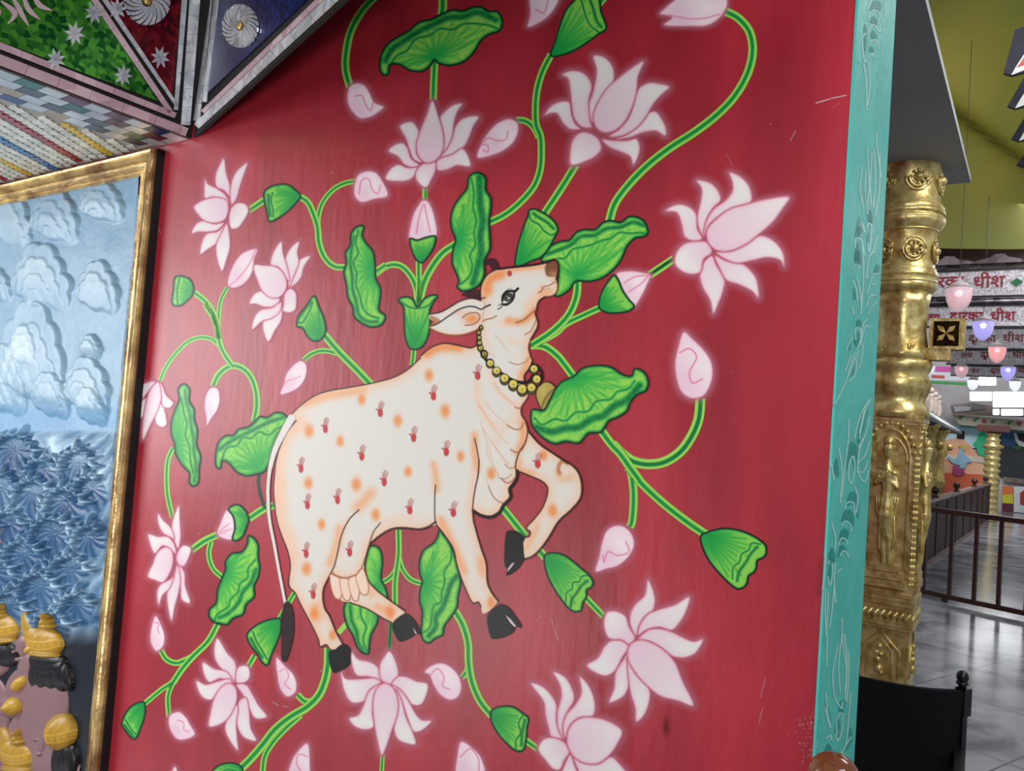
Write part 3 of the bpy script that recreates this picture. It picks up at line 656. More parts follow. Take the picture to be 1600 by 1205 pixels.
# outlines
def ln(P, w=2.0, col=LN, a=.95, s=.6): cow.stroke(P, w, col, a, s)
ln(head[:14], 2.4); ln(zM("800,270 960,250 1130,232 1250,212 1380,172"), 3.6, (40, 18, 22)); ln(head[13:], 2.0, (110, 62, 40)); ln(head[18:26], 2.2, LN, .7)
ln(neck[:5], 2.4, LN, .8); ln(neck[6:], 2.0, (90, 52, 38)); ln(zN("945,760 1050,880 1180,970 1300,1050")+legR_out[3:], 2.8, (58, 30, 24))
ln(legR_in, 2.4, (72, 40, 28)); ln(zN("925,680 943,740 940,800 920,870 875,940 850,1000 835,1080 845,1130"), 2.4, (80, 42, 30))
ln(zQ("845,180 838,240 800,300 785,320 792,385 735,450 708,500 640,540 560,528 500,492"), 5, (20, 12, 12))
ln(zN("470,830 490,920 508,1050 495,1200"), 1.8); ln(zQ("545,90 540,200 515,320 498,440 500,560")+legF_front[1:], 2.0)
ln(legF_back[2:], 2.2); ln(zQ("205,290 200,400 203,560 215,600"), 1.8); ln(belly, 2.6, (50, 28, 30)); ln(zP("1500,350 1440,390 1370,410 1250,402 1180,402"), 3.0, (50, 28, 30)); ln(zQ("205,575 150,620 80,635 0,628"), 2.2, (60, 30, 30))
ln(zP("860,250 780,330 720,450 685,600 655,720 630,770"), 2.0, (44, 30, 30)); ln(zP("632,768 600,830")+legH_front[1:], 2.2, (60, 34, 30)); ln(legH_back, 2.0, (62, 38, 34))
ln(zP("290,900 275,870 290,720 270,600 220,470 178,340 155,160 150,60")+zO("158,980 170,860 200,750 260,620 340,518"), 1.8, (52, 30, 34))
ln(zO("120,1000 135,830 180,680 230,560 290,480 380,390 500,310 600,275 800,240 960,210 1150,160 1260,100 1330,40 1375,-2"), 1.8, (44, 28, 34)); ln(zM("-10,1175 60,1112 140,1067 240,1045 350,1060 460,1085 510,1092 575,1065"), 2.2, (58, 32, 28))
ln(zP("1040,358 985,430 950,530 918,640 905,700"), 2.0, (90, 52, 36))
# neck and dewlap folds
for P, w in ((zM("980,830 1060,800 1130,740 1170,710"), 2.4), (zM("1070,955 1130,920 1170,850 1190,800"), 1.8), (zN("780,150 850,170 920,150 950,120"), 1.4), (zN("830,550 870,560 905,520 930,480"), 2.0), (zN("760,710 820,745 880,745 905,690"), 2.0),
             (zN("790,930 840,955 890,935 920,880"), 2.0), (zN("740,1060 790,1100 835,1080"), 1.4), (zN("680,1180 740,1190 800,1150"), 1.2), (zQ("720,240 760,272 790,268 830,230"), 2.2), (zQ("620,300 650,370 700,420 735,430"), 1.8)):
    ln(P, w, (150, 92, 66), .8)
for P in (zN("640,330 720,440 830,540"), zN("500,520 580,640 660,760 760,880"), zN("560,500 640,600 760,710"), zN("520,680 580,860 640,1060 690,1180"), zN("540,740 650,900 760,1060"), zN("650,900 720,1000 800,1080"), zQ("600,0 640,120 700,220"), zQ("600,240 640,340"), zM("760,960 850,1060 900,1130"), zM("660,1120 760,1190")):
    ln(P, 1.3, (216, 164, 134), .75, .9)
ln(zM("1385,402 1330,440 1265,460 1245,500 1215,515"), 1.6, (150, 84, 56)); ln(zM("1260,485 1330,470"), 1.0, (190, 130, 100))
ln(zM("600,600 630,575 655,568"), 2.0); 
cow_o = cow.build('painted_cow', WALL, 11, mural, 'white cow with red handprints, head raised and one foreleg lifted')

def part(nm, fn, polys, layer=13, parent=None, label=None, margin=4, step=1.0):
    p = Paint.around([np.asarray(P, float) for P in polys], margin, step); fn(p)
    return p.build(nm, WALL, layer, parent or cow_o, label)
def fill(p, O, col, soft=1.2): p.over(col, np.clip(.5-p.sdf(O, 5)/soft, 0, 1))
# ear
ear = curve(zM("75,742 200,715 300,660 400,603 500,577 560,582 620,600 655,640 640,720 620,850 560,905 450,945 340,955 220,940 120,900 70,872 130,820 75,790"), True)
def f_ear(p):
    sd = p.sdf(ear, 20); p.over(CWH, np.clip(.5-sd/1.2, 0, 1)); p.tint(SK, np.where(sd < 0, .5*np.exp(sd/5), 0))
    p.blob(*zM("520,790")[0], 13, 9, OR2, .85); p.blob(*zM("380,720")[0], 9, 4, OR, .35)
    p.tint((176, 110, 66), .8*np.clip(.5-p.sdf(curve(zM("80,760 110,760 190,805 160,850 75,865"), True), 5)/2, 0, 1))
    p.stroke(zM("75,744 200,717 300,662 400,605 500,577 560,582 612,600"), 2.2, (44, 22, 26), .95)
    p.stroke(zM("72,870 160,840 280,760 400,685 500,660 560,668 615,690 660,665 712,643"), 2.2, (44, 24, 26), .95)
    p.stroke(zM("70,872 120,905 220,945 340,960 450,948 560,908 600,880"), 2.4, (176, 104, 62), .9)
    p.stroke(zM("420,780 470,740 530,727 580,730 605,770 575,820 520,850 450,858"), 1.7, (120, 70, 44), .85)
    p.stroke(zM("640,815 660,800 740,780 775,758"), 1.8, (190, 120, 80), .8)
part('ear', f_ear, [ear, zM("780,640 780,900")], 12.5)
def f_horn(p):
    for P in (zM("790,275 800,230 785,190 750,165 700,158 645,205 660,225 700,232 722,262 728,292"), zM("410,538 500,500 600,490 612,580 560,582 500,572")):
        fill(p, curve(P, True), (66, 22, 34))
part('horn', lambda p: fill(p, curve(zM("800,275 800,230 785,190 750,165 700,158 645,205 660,225 700,232 722,262 728,296"), True), (66, 22, 34)), [zM("640,150 810,300")], 10.4)
part('horn', lambda p: fill(p, curve(zM("410,538 500,500 600,490 612,585 560,582 500,572"), True), (66, 22, 34)), [zM("400,480 620,590")], 10.4)
# eye
ex, ey = zM("893,562")[0]
def f_eye(p):
    fill(p, curve(zM("835,600 850,540 900,505 960,510 965,560 930,615 860,645"), True), (226, 222, 214))
    p.blob(ex, ey, 8, 7.6, (34, 34, 34), 1.0, False, 4); p.blob(*zM("940,560")[0], 3, 7, (40, 40, 40), .8)
    p.blob(ex, ey, 5.0, 4.8, (96, 98, 92), .8, True, 3); p.blob(ex-.5, ey-1, 3.2, 3.0, (22, 22, 22), 1, True, 3)
    p.blob(ex-1, ey-1, 1.0, 1.0, (226, 226, 218), 1, True, 2); p.blob(*zM("905,575")[0], 1.8, 1.8, (232, 230, 222), .95, True, 2)
    p.stroke(zM("838,600 845,550 880,508 925,500 970,500 1000,474"), 3.6, (16, 14, 14), 1)
    p.stroke(zM("850,640 890,635 930,610 955,570 962,520"), 3.0, (24, 22, 22), .95)
    p.stroke(zM("850,640 880,642 905,628"), 3.4, (18, 16, 16), 1)
    p.stroke(zM("845,575 835,610 835,650 820,675 790,690"), 1.4, (30, 28, 28), .9)
    p.stroke(zM("800,650 835,630"), 1.2, (40, 36, 36), .8); p.stroke(zM("862,510 900,480 940,470"), .9, (60, 60, 60), .6)
part('eye', f_eye, [zM("780,450 1010,700")], 13.5)
part('bindi', lambda p: p.blob(*zM("913,318")[0], 3.6, 4.6, (190, 62, 56), 1, False, 4), [zM("880,285 945,350")], 13.5, label='red dot on the forehead')
# hooves
for P, slit in ((zQ("755,670 770,648 800,645 850,655 905,708 888,740 892,800 900,868 880,900 850,945 765,998 757,990 765,940 750,930"), zQ("770,945 800,905 825,893 800,930 768,968")),
                (zS("612,705 700,625 715,620 770,640 815,690 880,803 830,795 825,820 800,850 700,888 645,888 620,820"), zS("752,705 790,735 835,790 825,800 790,765")),
                (zR("512,700 545,693 600,652 630,655 662,690 660,740 655,790 600,832 545,850 520,810"), None),
                (zR("950,510 1035,440 1060,445 1100,480 1145,582 1115,580 1105,590 1060,615 1000,632 965,580"), zR("1090,535 1110,560 1122,582 1110,580"))):
    def f_h(p, P=P, slit=slit):
        fill(p, curve(P, True, 4), (16, 13, 16))
        if slit: fill(p, np.array(slit), (214, 190, 196), .8)
    part('hoof', f_h, [P], 13)
# tail
tl = curve(zO("300,500 235,610 170,740 130,870 110,1000 103,1100")+zP("104,130 108,250 122,370 152,520 192,740 245,1020"))
def f_tail(p):
    w = np.interp(np.arange(len(tl)), [0, len(tl)*.35, len(tl)-1], [6.0, 2.9, 2.6])
    for i in range(0, len(tl)-1, 1):
        D = p.dist(tl[i:i+2], 9); p.over((222, 214, 208), np.clip(w[i]+.5-D, 0, 1))
    n = np.gradient(tl, axis=0); n /= np.linalg.norm(n, axis=1)[:, None]; n = np.stack([-n[:, 1], n[:, 0]], 1)
    p.stroke(tl[20:]-n[20:]*(w[20:, None]+.2), 1.3, (74, 40, 48), .7, smooth=False); p.stroke(tl[6:]+n[6:]*(w[6:, None]+.2), 1.3, (120, 70, 60), .6, smooth=False)
tail = part('tail', f_tail, [tl], 12, margin=9)
tuft = curve(zR("205,362 222,358 242,368 262,430 268,550 245,680 225,740 205,775 185,765 180,640 174,500 190,400"), True)
def f_tuft(p):
    fill(p, tuft, (40, 27, 28))
    for k in range(7): p.stroke(zR("%d,400 %d,560 %d,720" % (200+k*8, 190+k*11, 192+k*6)), .9, (74, 54, 50), .5, tint=True)
part('tail_tuft', f_tuft, [tuft], 13)
# udder teats
def f_ud(p):
    for P in ("625,785 632,900 665,980 695,995 715,965 712,830 660,800", "708,825 718,940 745,998 775,1005 792,970 778,835", "778,830 795,950 822,1005 850,1002 862,960 862,860 838,800", "838,800 860,900 890,955 930,950 942,900 920,800 890,740"):
        O = curve(zP(P), True); sd = p.sdf(O, 8); p.over((236, 206, 186), np.clip(.5-sd/1.2, 0, 1)); p.over((186, 124, 92), .85*np.clip(1.3-p.dist(O, 4, True), 0, 1))
    p.stroke(zP("630,770 680,800 740,815 800,805 850,780 890,720 912,650"), 1.8, (176, 118, 84), .9)
part('udder', f_ud, [zP("600,640 960,1020")], 12.5)
# handprints: palm, four fingers, thumb
hands = [(510, 665), (596, 640), (679, 614), (648, 679), (567, 708), (472, 727), (602, 748), (529, 776), (482, 784), (642, 792), (480, 860), (548, 858), (491, 924), (748, 582), (699, 701), (842, 720), (710, 796)]
for i, (x, y) in enumerate(hands):
    s_ = .80+.24*np.clip((x-430)/420, 0, 1); tilt = .18
    def f_hand(p, x=x, y=y, s_=s_):
        red = (196, 58, 62)
        p.over(red, np.clip(1.2-(((p.X-(x-1*s_))/(4.9*s_))**2+((p.Y-(y+5.5))/7.0)**2)**1.5, 0, 1)*(.78+.3*vnoise(p.X, p.Y, 1.5, 1.5, i)))
        for q in range(4):
            fx = x+(q-1.7)*2.5*s_; p.stroke([(fx*.8+x*.2-.6, y), (fx+tilt*6+.35*q*s_, y-10-(2.5 if q in (1, 2) else 0))], 1.35, red, .55, .6, smooth=False)
        p.stroke([(x-3*s_, y+3), (x-8*s_, y-.5)], 1.9, red, .8, .5, smooth=False)
    part('handprint', f_hand, [np.array([(x-9, y-15), (x+9, y+13)])], 13, step=.8)
# necklace
nk = zM("615,870 590,960 585,1040")+zN("520,40 590,150 690,235 790,300 870,328 940,326 980,290 992,240 985,180")
def f_cord(p): p.stroke(nk, 4.6, (20, 16, 14), 1, .6); p.stroke(zN("985,165 1035,190 1068,240 1072,300 1040,350"), 4, (20, 16, 14), 1)
neckl = part('necklace', f_cord, [curve(nk), zN("1090,150 1090,360")], 14)
beads = zM("620,880 595,935 598,985 602,1040 612,1090 650,1150")+zN("560,80 610,158 667,225 738,292 815,345 895,388 978,375 1025,300 1000,208")
br = [2.6, 3.0, 3.2, 3.6, 4.0, 4.4, 4.6, 5.6, 6.2, 6.8, 7.0, 7.6, 7.0, 6.6, 6.2]
for i, (x, y) in enumerate(beads):
    r = br[i]; dy = 2.2 if 8 <= i <= 12 else .6
    def f_b(p, x=x, y=y, r=r, dy=dy):
        p.over((22, 18, 14), np.clip(r+1.6-np.hypot(p.X-x+ (0 if dy > 1 else .5), (p.Y-y-dy)*.85), 0, 1))
        p.over((214, 198, 92), np.clip(r-.2-np.hypot(p.X-x, p.Y-y), 0, 1)); p.blob(x+.4, y+.6, 1, 1, (40, 34, 20), .9)
        p.tint((130, 116, 50), .5*np.clip((p.Y-y)/r-.2, 0, 1))
    part('bead', f_b, [np.array([(x-r, y-r), (x+r, y+r+3)])], 14.6, neckl, margin=3, step=.8)
bell = curve(zN("1045,365 1100,325 1150,335 1190,375 1200,420 1150,500 1075,578 1045,530 1018,450 1022,400"), True)
def f_bell(p):
    fill(p, bell, (176, 156, 76)); p.blob(*zN("1080,400")[0], 7, 10, (196, 178, 96), .6); p.stroke(zN("1190,380 1130,430 1090,490 1070,560"), 1.5, (50, 40, 20), .8, tint=True)
    p.stroke(zN("1150,420 1120,470 1100,520"), 5, (120, 104, 50), .5, 1.5, tint=True)
    p.over((36, 26, 16), .9*np.clip(1.4-p.dist(bell, 4, True), 0, 1))
part('bell', f_bell, [bell], 13.6, neckl, 'gold bell hanging from the necklace')

# scratches and chips on the red paint
def f_scr(p):
    for P, w, a in (("1275,161 1296,155", 1.6, .8), ("1298,154 1322,149", 1.4, .8), ("1243,205 1235,220", 1.2, .4), ("1345,345 1330,352", 1.0, .3), ("862,968 872,1002", 1.0, .5), ("846,962 838,972", .9, .5), ("500,1048 512,1050", 1.0, .6), ("425,1097 435,1102", 1.1, .5), ("442,1104 450,1105", .9, .5),
                    ("1135,240 1145,260", .8, .25), ("240,340 252,366", .8, .3), ("1302,168 1312,160", .8, .2), ("1192,1105 1186,1130", 1.2, .3), ("1196,1060 1188,1090", 1.2, .3)):
        if "1345" in P: continue
        SC.append((zo(P), w, a))
    p.blob(1041, 1136, 5, 13, (110, 22, 34), .55, False)
    r = np.random.default_rng(3)
    for k in range(70):
        x = 1278-abs(r.normal(0, 14)); y = 1110+r.random()*95
        p.blob(x, y, .9, .9, (220, 210, 205), .7*r.random(), False)
    for k in range(45):
        x = 300+r.random()*960; y = 60+r.random()*1120; p.blob(x, y, .9, .9, (214, 180, 186), .5*r.random(), False)
SC = []
p = Paint((230, 20, 1330, 1204), 2.0); f_scr(p)
p.A[p.A < .03] = 0; tag(p.build('paint_specks', WALL, .5, mural), kind='stuff')
for P, w, a in SC:
    q = Paint.around([np.array(P)], 3, step=.8); q.stroke(P, w, (220, 196, 200), a, .6); q.build('paint_scratch', WALL, .6, mural)

# ---------------------------------------------------------------- ornaments on the teal end face
orn = empty('painted_scroll', TEALP.at(1300, 1190), None, None); orn.parent = None
tag(orn, 'pale leaf scrolls painted down the teal end of the red wall', 'painted ornament')
DK, LT = (22, 146, 138), (196, 232, 226)
def tstroke(lt=(), dk=(), box=None, label=None):
    pts = np.array([q for P in list(lt)+[d for d in dk] for q in P]); p = Paint.around([pts], 3, step=.8)
    for P in dk:
        O = curve(P, True, 4); p.over(DK, .9*np.clip(.5-p.sdf(O, 4)/1.4, 0, 1))
    for P in lt: p.stroke([(x+1.2, y+.5) for x, y in P], 3.2, (110, 206, 196), .35, 1.2); p.stroke(P, 1.7, LT, .9, .6)
    p.build('leaf_spray', TEALP, 1, orn)
u1 = S(1260, 0, 2.008); u2 = S(1240, 600, 1.993); z5 = S(1240, 0, 4.017); z6 = S(1240, 300, 3.347)
tstroke([z5("470,130 480,80 510,65 540,85 530,150"), z5("465,210 480,165 500,155 540,200 545,180"), z5("475,290 485,260 510,250 530,275 535,305"), z5("470,365 490,335 505,360"), z5("450,210 432,230 435,330 448,388 460,375"), z5("575,0 575,110 560,160"), z5("440,400 455,520 458,690"), z5("470,400 480,520 465,660"), z5("460,60 500,-20")],
        [z5("485,70 505,5 545,10 550,60 540,70 510,55"), z5("440,180 450,150 460,190 450,340"), z5("485,230 500,190 525,240 500,245"), z5("475,320 490,290 505,325"), z5("480,130 505,100 530,150 505,150")])
tstroke([u1("220,415 222,470 236,560"), u1("190,465 196,560 204,640"), u1("175,525 168,600 180,660"), u1("205,480 200,560 190,650"), u1("230,480 228,600 215,680"), u1("212,470 216,560 210,650"), u1("186,540 184,600 192,670")],
        [u1("200,700 192,680 200,655 208,680 206,700"), u1("160,700 168,680 172,720 160,745"), u1("155,780 162,760 170,830 155,825")])
tstroke([z6("340,150 360,170 370,210"), z6("320,290 325,245 350,245 370,330"), z6("385,190 390,165 405,170 405,230 395,315 385,270"), z6("320,385 335,372 342,400"), z6("310,465 325,500 335,570"), z6("330,445 345,500 355,600"), z6("430,310 400,330 380,450"), z6("445,430 420,430 400,480 385,530"), z6("430,540 400,545 380,600"), z6("435,570 405,610 390,640"), z6("360,280 365,450 350,640"), z6("440,230 410,320"), z6("425,480 412,482"), z6("305,600 315,640"), z6("372,0 380,60 385,100"), z6("350,0 365,80")],
        [z6("390,150 400,95 412,150 405,190"), z6("325,240 335,180 360,200 340,240"), z6("320,360 330,310 345,310 340,365"), z6("420,430 435,380 448,390 440,425"), z6("385,290 392,210 400,230 398,300"), z6("315,560 318,500 325,560")])
tstroke([z6("325,770 325,715 345,712 352,760 330,825"), z6("400,710 380,700 360,750 350,800"), z6("385,665 365,690 350,760"), z6("310,760 285,800 278,830"), z6("340,830 310,900 290,960"), z6("320,840 300,900 270,1000 215,1110"), z6("365,800 350,900 340,925"), z6("300,850 270,940"), z6("290,990 320,960 330,880")],
        [z6("330,700 335,670 350,670 352,705"), z6("318,790 325,735 340,735 335,810"), z6("285,810 300,770 295,830"), z6("290,960 300,900 315,900 305,960")])
tstroke([u2("235,50 215,80 195,140 190,170"), u2("240,45 225,80 205,150"), u2("222,70 212,120 205,170"), u2("238,100 225,150 205,200 215,170"), u2("235,180 220,225 200,245"), u2("232,240 215,275 200,272"), u2("205,190 202,280 222,305 232,270"), u2("175,240 170,290 180,310 190,260 185,225 175,240"), u2("172,110 170,170 160,250 150,350"), u2("140,200 150,260 145,370"), u2("118,250 125,300"), u2("190,320 200,350 195,400"), u2("160,390 165,370 185,370 190,410"), u2("150,440 160,428 175,435 180,460"), u2("140,500 150,480 162,485 168,500"), u2("145,535 155,520 165,525 170,540"), u2("135,590 148,575"), u2("118,430 130,480 128,520")],
        [u2("200,190 215,90 235,60 225,110 210,170"), u2("165,270 180,180 200,200 190,270 180,230"), u2("165,380 180,335 200,350 200,420 185,375"), u2("150,430 165,390 185,400 185,445 170,430"), u2("142,490 155,450 172,460 165,485"), u2("138,540 150,500 165,520 150,525"), u2("110,540 120,510 130,545 118,560"), u2("125,270 135,230 140,290")])
tstroke([u2("108,560 112,550 120,560 118,610 112,628 106,600"), u2("100,530 95,600 90,640"), u2("125,640 118,720 112,760"), u2("108,650 104,740 100,780"), u2("100,640 98,720 104,800 102,880"), u2("130,560 126,620 130,680")], [u2("108,600 112,560 118,600 112,620")])
tstroke([u2("150,730 152,800 165,900 160,960"), u2("150,780 140,880 145,960"), u2("158,780 165,860 160,980"), u2("138,815 122,900 130,980 150,1010 152,990"), u2("170,830 172,900 165,990"), u2("100,960 108,1040 118,1070"), u2("135,1090 133,1050 145,1025 152,1030 150,1080 138,1112 130,1090"), u2("178,960 170,1050 160,1130 145,1150"), u2("100,1105 115,1095 118,1110"), u2("165,1120 178,1100"), u2("150,1150 160,1160"), u2("112,1070 98,1010")],
        [u2("140,1010 150,985 160,990 150,1030"), u2("108,1060 100,990 112,1020 118,1070"), u2("130,1090 135,1040 142,1045 140,1100"), u2("168,1110 178,1070 182,1110 165,1140"), u2("96,1150 108,1120 125,1150 125,1160 100,1160")])
# ================================================================ carved relief beside the wall painting
FRP = Plane(B3*(CW-.036), B3)
def az(P): return float(P@A3), float(P[2])
oA, oZ = az(FRP.at(239.5, 231)); iA, iZ = az(FRP.at(208, 271))
iA2, _ = az(FRP.at(136, 1100)); oA2, _ = az(FRP.at(158, 1100))
wF = iA-oA; wT = oZ-iZ
rel = empty('carved_relief', B3*CW+A3*(iA+.4)+Z3*.5, 'blue carved relief of clouds and waves in a gilded frame', 'relief')
prof = [(0, -.004), (0, .012), (.10, .02), (.14, .013), (.22, .012), (.26, .022), (.36, .03), (.46, .03), (.5, .02), (.56, .02), (.62, .036), (.72, .046), (.8, .04), (.84, .047), (.94, .05), (1.0, .042), (1.0, -.004)]
def sweep(points, nm, m, seg=60, parent=None, prof=prof):
    (p0i, p0o), (p1i, p1o) = points; V = []; Fc = []
    for s in range(seg+1):
        t = s/seg
        i_ = np.array(p0i)*(1-t)+np.array(p1i)*t; o_ = np.array(p0o)*(1-t)+np.array(p1o)*t
        for w, h in prof:
            q = i_*(1-w)+o_*w; j = .0004*math.sin(s*1.7+w*9)+.0003*rng.standard_normal()
            V.append(A3*q[0]+B3*(CW-.8*h-j*(0 < w < 1))+Z3*q[1])
    n = len(prof)
    Fc = [(s*n+k, s*n+k+1, (s+1)*n+k+1, (s+1)*n+k) for s in range(seg) for k in range(n-1)]+[tuple(range(n)), tuple(seg*n+k for k in range(n))]
    return mesh_obj(nm, V, Fc, m, parent)
M_FR = mat('gilded_moulding', (222, 192, 128), (126, 88, 52), rough=.36, metal=.5, scale=9, bump=.25, bscale=50)
frame = empty('gilded_frame', B3*(CW-.02)+A3*oA+Z3*.5); frame.parent = rel; frame.location = tuple(B3*(CW-.02)+A3*oA+Z3*.5-wloc(rel))
sweep((((iA, .04), (oA, .04)), ((iA, iZ), (oA, oZ))), 'frame_rail', M_FR, 90, frame)
sweep((((iA+2.2, iZ), (iA+2.2, oZ)), ((iA, iZ), (oA, oZ))), 'frame_rail', M_FR, 60, frame)
mb = MB(); mb.hbox(oA-.003, CW-.012, .03, oZ+.002, .006, .024); mb.build('shaded_frame_edge', M_DARK, frame)  # black frame side, with its contact shadow put into the colour

# the modelled ground: a height for every point of the panel
X, Y = np.meshgrid(np.arange(-150, 222, 1.6), np.arange(262, 1260, 1.6))
H = .004+.006*vnoise(X, Y, 30, 40, 2)
W_ = np.zeros_like(X)
def lobes(cx, cy, w, h, n, jit, seed, sc_):
    r = np.random.default_rng(seed); best = np.full(X.shape, 9.0)
    for k in range(n):
        t = math.radians(195+ (k/(n-1))*180)
        ex = cx+math.cos(t)*w*.62*sc_+ (r.random()-.5)*w*.08; ey = cy+math.sin(t)*h*.62*sc_+abs(math.cos(t))*h*.25*sc_
        rx = w*(.30+.07*r.random())*sc_; ry = h*(.26+.06*r.random())*sc_
        best = np.minimum(best, ((X-ex)/rx)**2+((Y-ey)/ry)**2)
    best = np.minimum(best, ((X-cx)/(w*.66*sc_))**2+((Y-cy)/(h*.6*sc_))**2)
    return best
def cloud(cx, cy, w, h, n=7, rings=3, top=.03, seed=0):
    """scalloped cloud bank laid over whatever is there: steep rounded edge above and right, melting away below"""
    global H, W_
    for k in range(rings):
        s_ = 1-.25*k; b = lobes(cx-w*.05*k, cy+h*.13*k, w, h, n, .1, seed+k, s_)
        ed = np.clip((1-b)*3.2, 0, 1)**.5; fade = np.clip((cy+h*.72-Y)/(h*.75), 0, 1)
        lift = (.024 if k == 0 else .013)*ed*fade
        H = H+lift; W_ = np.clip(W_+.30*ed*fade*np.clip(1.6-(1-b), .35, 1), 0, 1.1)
for i, c in enumerate([(25, 350, 34, 62), (92, 345, 40, 58), (165, 322, 38, 42), (-40, 360, 40, 60), (72, 440, 50, 72), (160, 455, 36, 56), (0, 450, 26, 36), (-60, 480, 40, 60), (58, 560, 56, 110), (50, 545, 22, 42),
                       (12, 600, 42, 76), (-50, 610, 50, 70), (142, 606, 40, 60), (88, 622, 30, 50), (150, 545, 18, 26), (152, 640, 24, 40)]):
    cloud(*c, seed=i*5, rings=4 if c[2] > 36 else 2)
H = .004+.050*(1-np.exp(-H/.045))
wave = np.zeros_like(X); low = np.clip((Y-672)/14, 0, 1)
fl = np.sin((X*.30+Y*.22)*.75+7*vnoise(X, Y, 42, 34, 8)+2*vnoise(X, Y, 14, 12, 9))
H = H*(1-low)+low*(.004+.0035*(fl+1)+.012*vnoise(X, Y, 26, 24, 4)); wave = low*(.30+.22*(fl+1)*.5+.35*vnoise(X, Y, 30, 26, 15))
def comb(cx, cy, r, a0, a1, n, L=19, w=4.8, hgt=.036):
    """a breaking crest: a row of finger-like curls along an arc, with combed water below it"""
    global H, wave
    x = X-cx; y = Y-cy; rr = np.hypot(x/.9, y)
    m = np.clip((1-rr/(r*.97))*5, 0, 1)*np.clip((Y-cy+r)/(r*.5), 0, 1)
    g = .5+.5*np.sin(13*np.arctan2(y+.45*r, x)+rr*.16+5*vnoise(X, Y, 22, 20, 31)); body = .010*np.sqrt(np.clip(1-(rr/r)**2, 0, 1))+.0030*g
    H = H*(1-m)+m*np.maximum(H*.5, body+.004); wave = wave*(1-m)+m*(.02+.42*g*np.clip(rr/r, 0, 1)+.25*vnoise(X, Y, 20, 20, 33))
    for k in range(n):
        t = math.radians(a0+(a1-a0)*k/(n-1)); ex = cx+.9*r*math.cos(t); ey = cy+r*math.sin(t); q = t+1.15
        c_, s_ = math.cos(q), math.sin(q); u = ((X-ex)*c_+(Y-ey)*s_); v = (-(X-ex)*s_+(Y-ey)*c_)+.045*u*u
        LL = L*(.75+.25*math.sin(k*1.9)); e = 1-(u/LL)**2-(v/w)**2; d = hgt*np.sqrt(np.clip(e, 0, 1))*(1+.35*(u/LL))
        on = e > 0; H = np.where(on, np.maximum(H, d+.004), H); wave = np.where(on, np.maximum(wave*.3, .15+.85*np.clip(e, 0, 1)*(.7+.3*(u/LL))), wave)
for i, (cx, cy, r, a0, a1, n) in enumerate([(-40, 700, 40, 190, 350, 9), (30, 720, 40, 210, 350, 9), (130, 735, 30, 180, 340, 9), (75, 745, 26, 190, 330, 8), (8, 775, 34, 200, 340, 9), (150, 775, 30, 170, 290, 7), (62, 785, 34, 190, 320, 9),
                                           (112, 800, 36, 180, 330, 9), (20, 830, 30, 190, 330, 8), (-30, 830, 40, 190, 340, 9), (92, 850, 40, 170, 320, 10), (150, 850, 28, 180, 300, 7), (45, 880, 34, 190, 320, 9), (118, 905, 36, 185, 330, 9),
                                           (0, 905, 34, 190, 340, 9), (70, 930, 34, 180, 330, 9), (130, 955, 28, 180, 320, 8), (20, 960, 34, 190, 340, 9), (90, 985, 30, 180, 330, 8)]):
    comb(cx, cy, r, a0, a1, n)
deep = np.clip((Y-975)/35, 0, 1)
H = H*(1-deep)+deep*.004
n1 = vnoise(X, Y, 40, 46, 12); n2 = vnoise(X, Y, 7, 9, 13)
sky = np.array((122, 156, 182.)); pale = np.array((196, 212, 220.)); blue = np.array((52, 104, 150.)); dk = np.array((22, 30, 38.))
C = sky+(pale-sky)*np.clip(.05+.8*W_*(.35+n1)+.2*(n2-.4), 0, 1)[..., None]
Cw = np.array((20, 60, 102.))+(np.array((178, 204, 220.))-np.array((20, 60, 102.)))*np.clip(wave**1.25*(.55+.95*n1), 0, 1)[..., None]  # blue-white wave paint, with gap shade and crest highlights put into it
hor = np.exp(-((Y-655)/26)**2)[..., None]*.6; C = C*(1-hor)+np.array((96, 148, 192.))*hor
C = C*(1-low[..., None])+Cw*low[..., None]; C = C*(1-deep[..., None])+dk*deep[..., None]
ny, nx = X.shape; idx = np.arange(ny*nx).reshape(ny, nx)
fq = np.stack([idx[:-1, :-1].ravel(), idx[1:, :-1].ravel(), idx[1:, 1:].ravel(), idx[:-1, 1:].ravel()], 1)
V0 = WALL.at(X, Y, .002); da_ = np.clip((V0@A3-iA)/.012, 0, 1); dz_ = np.clip((iZ-V0[..., 2])/.012, 0, 1)
H = np.minimum(H, .007+H*np.minimum(da_, dz_))
V = WALL.at(X.ravel(), Y.ravel(), H.ravel()*.85+.002)
keepv = (V@A3 > oA+.01) & (V[:, 2] < oZ-.02)
fq = fq[keepv[fq].all(1)]
mesh_obj('cloud_and_wave_ground', V, fq, M_RELIEF, rel, smooth=True, colors=np.concatenate([lin(C.reshape(-1, 3)), np.ones((ny*nx, 1))], 1))

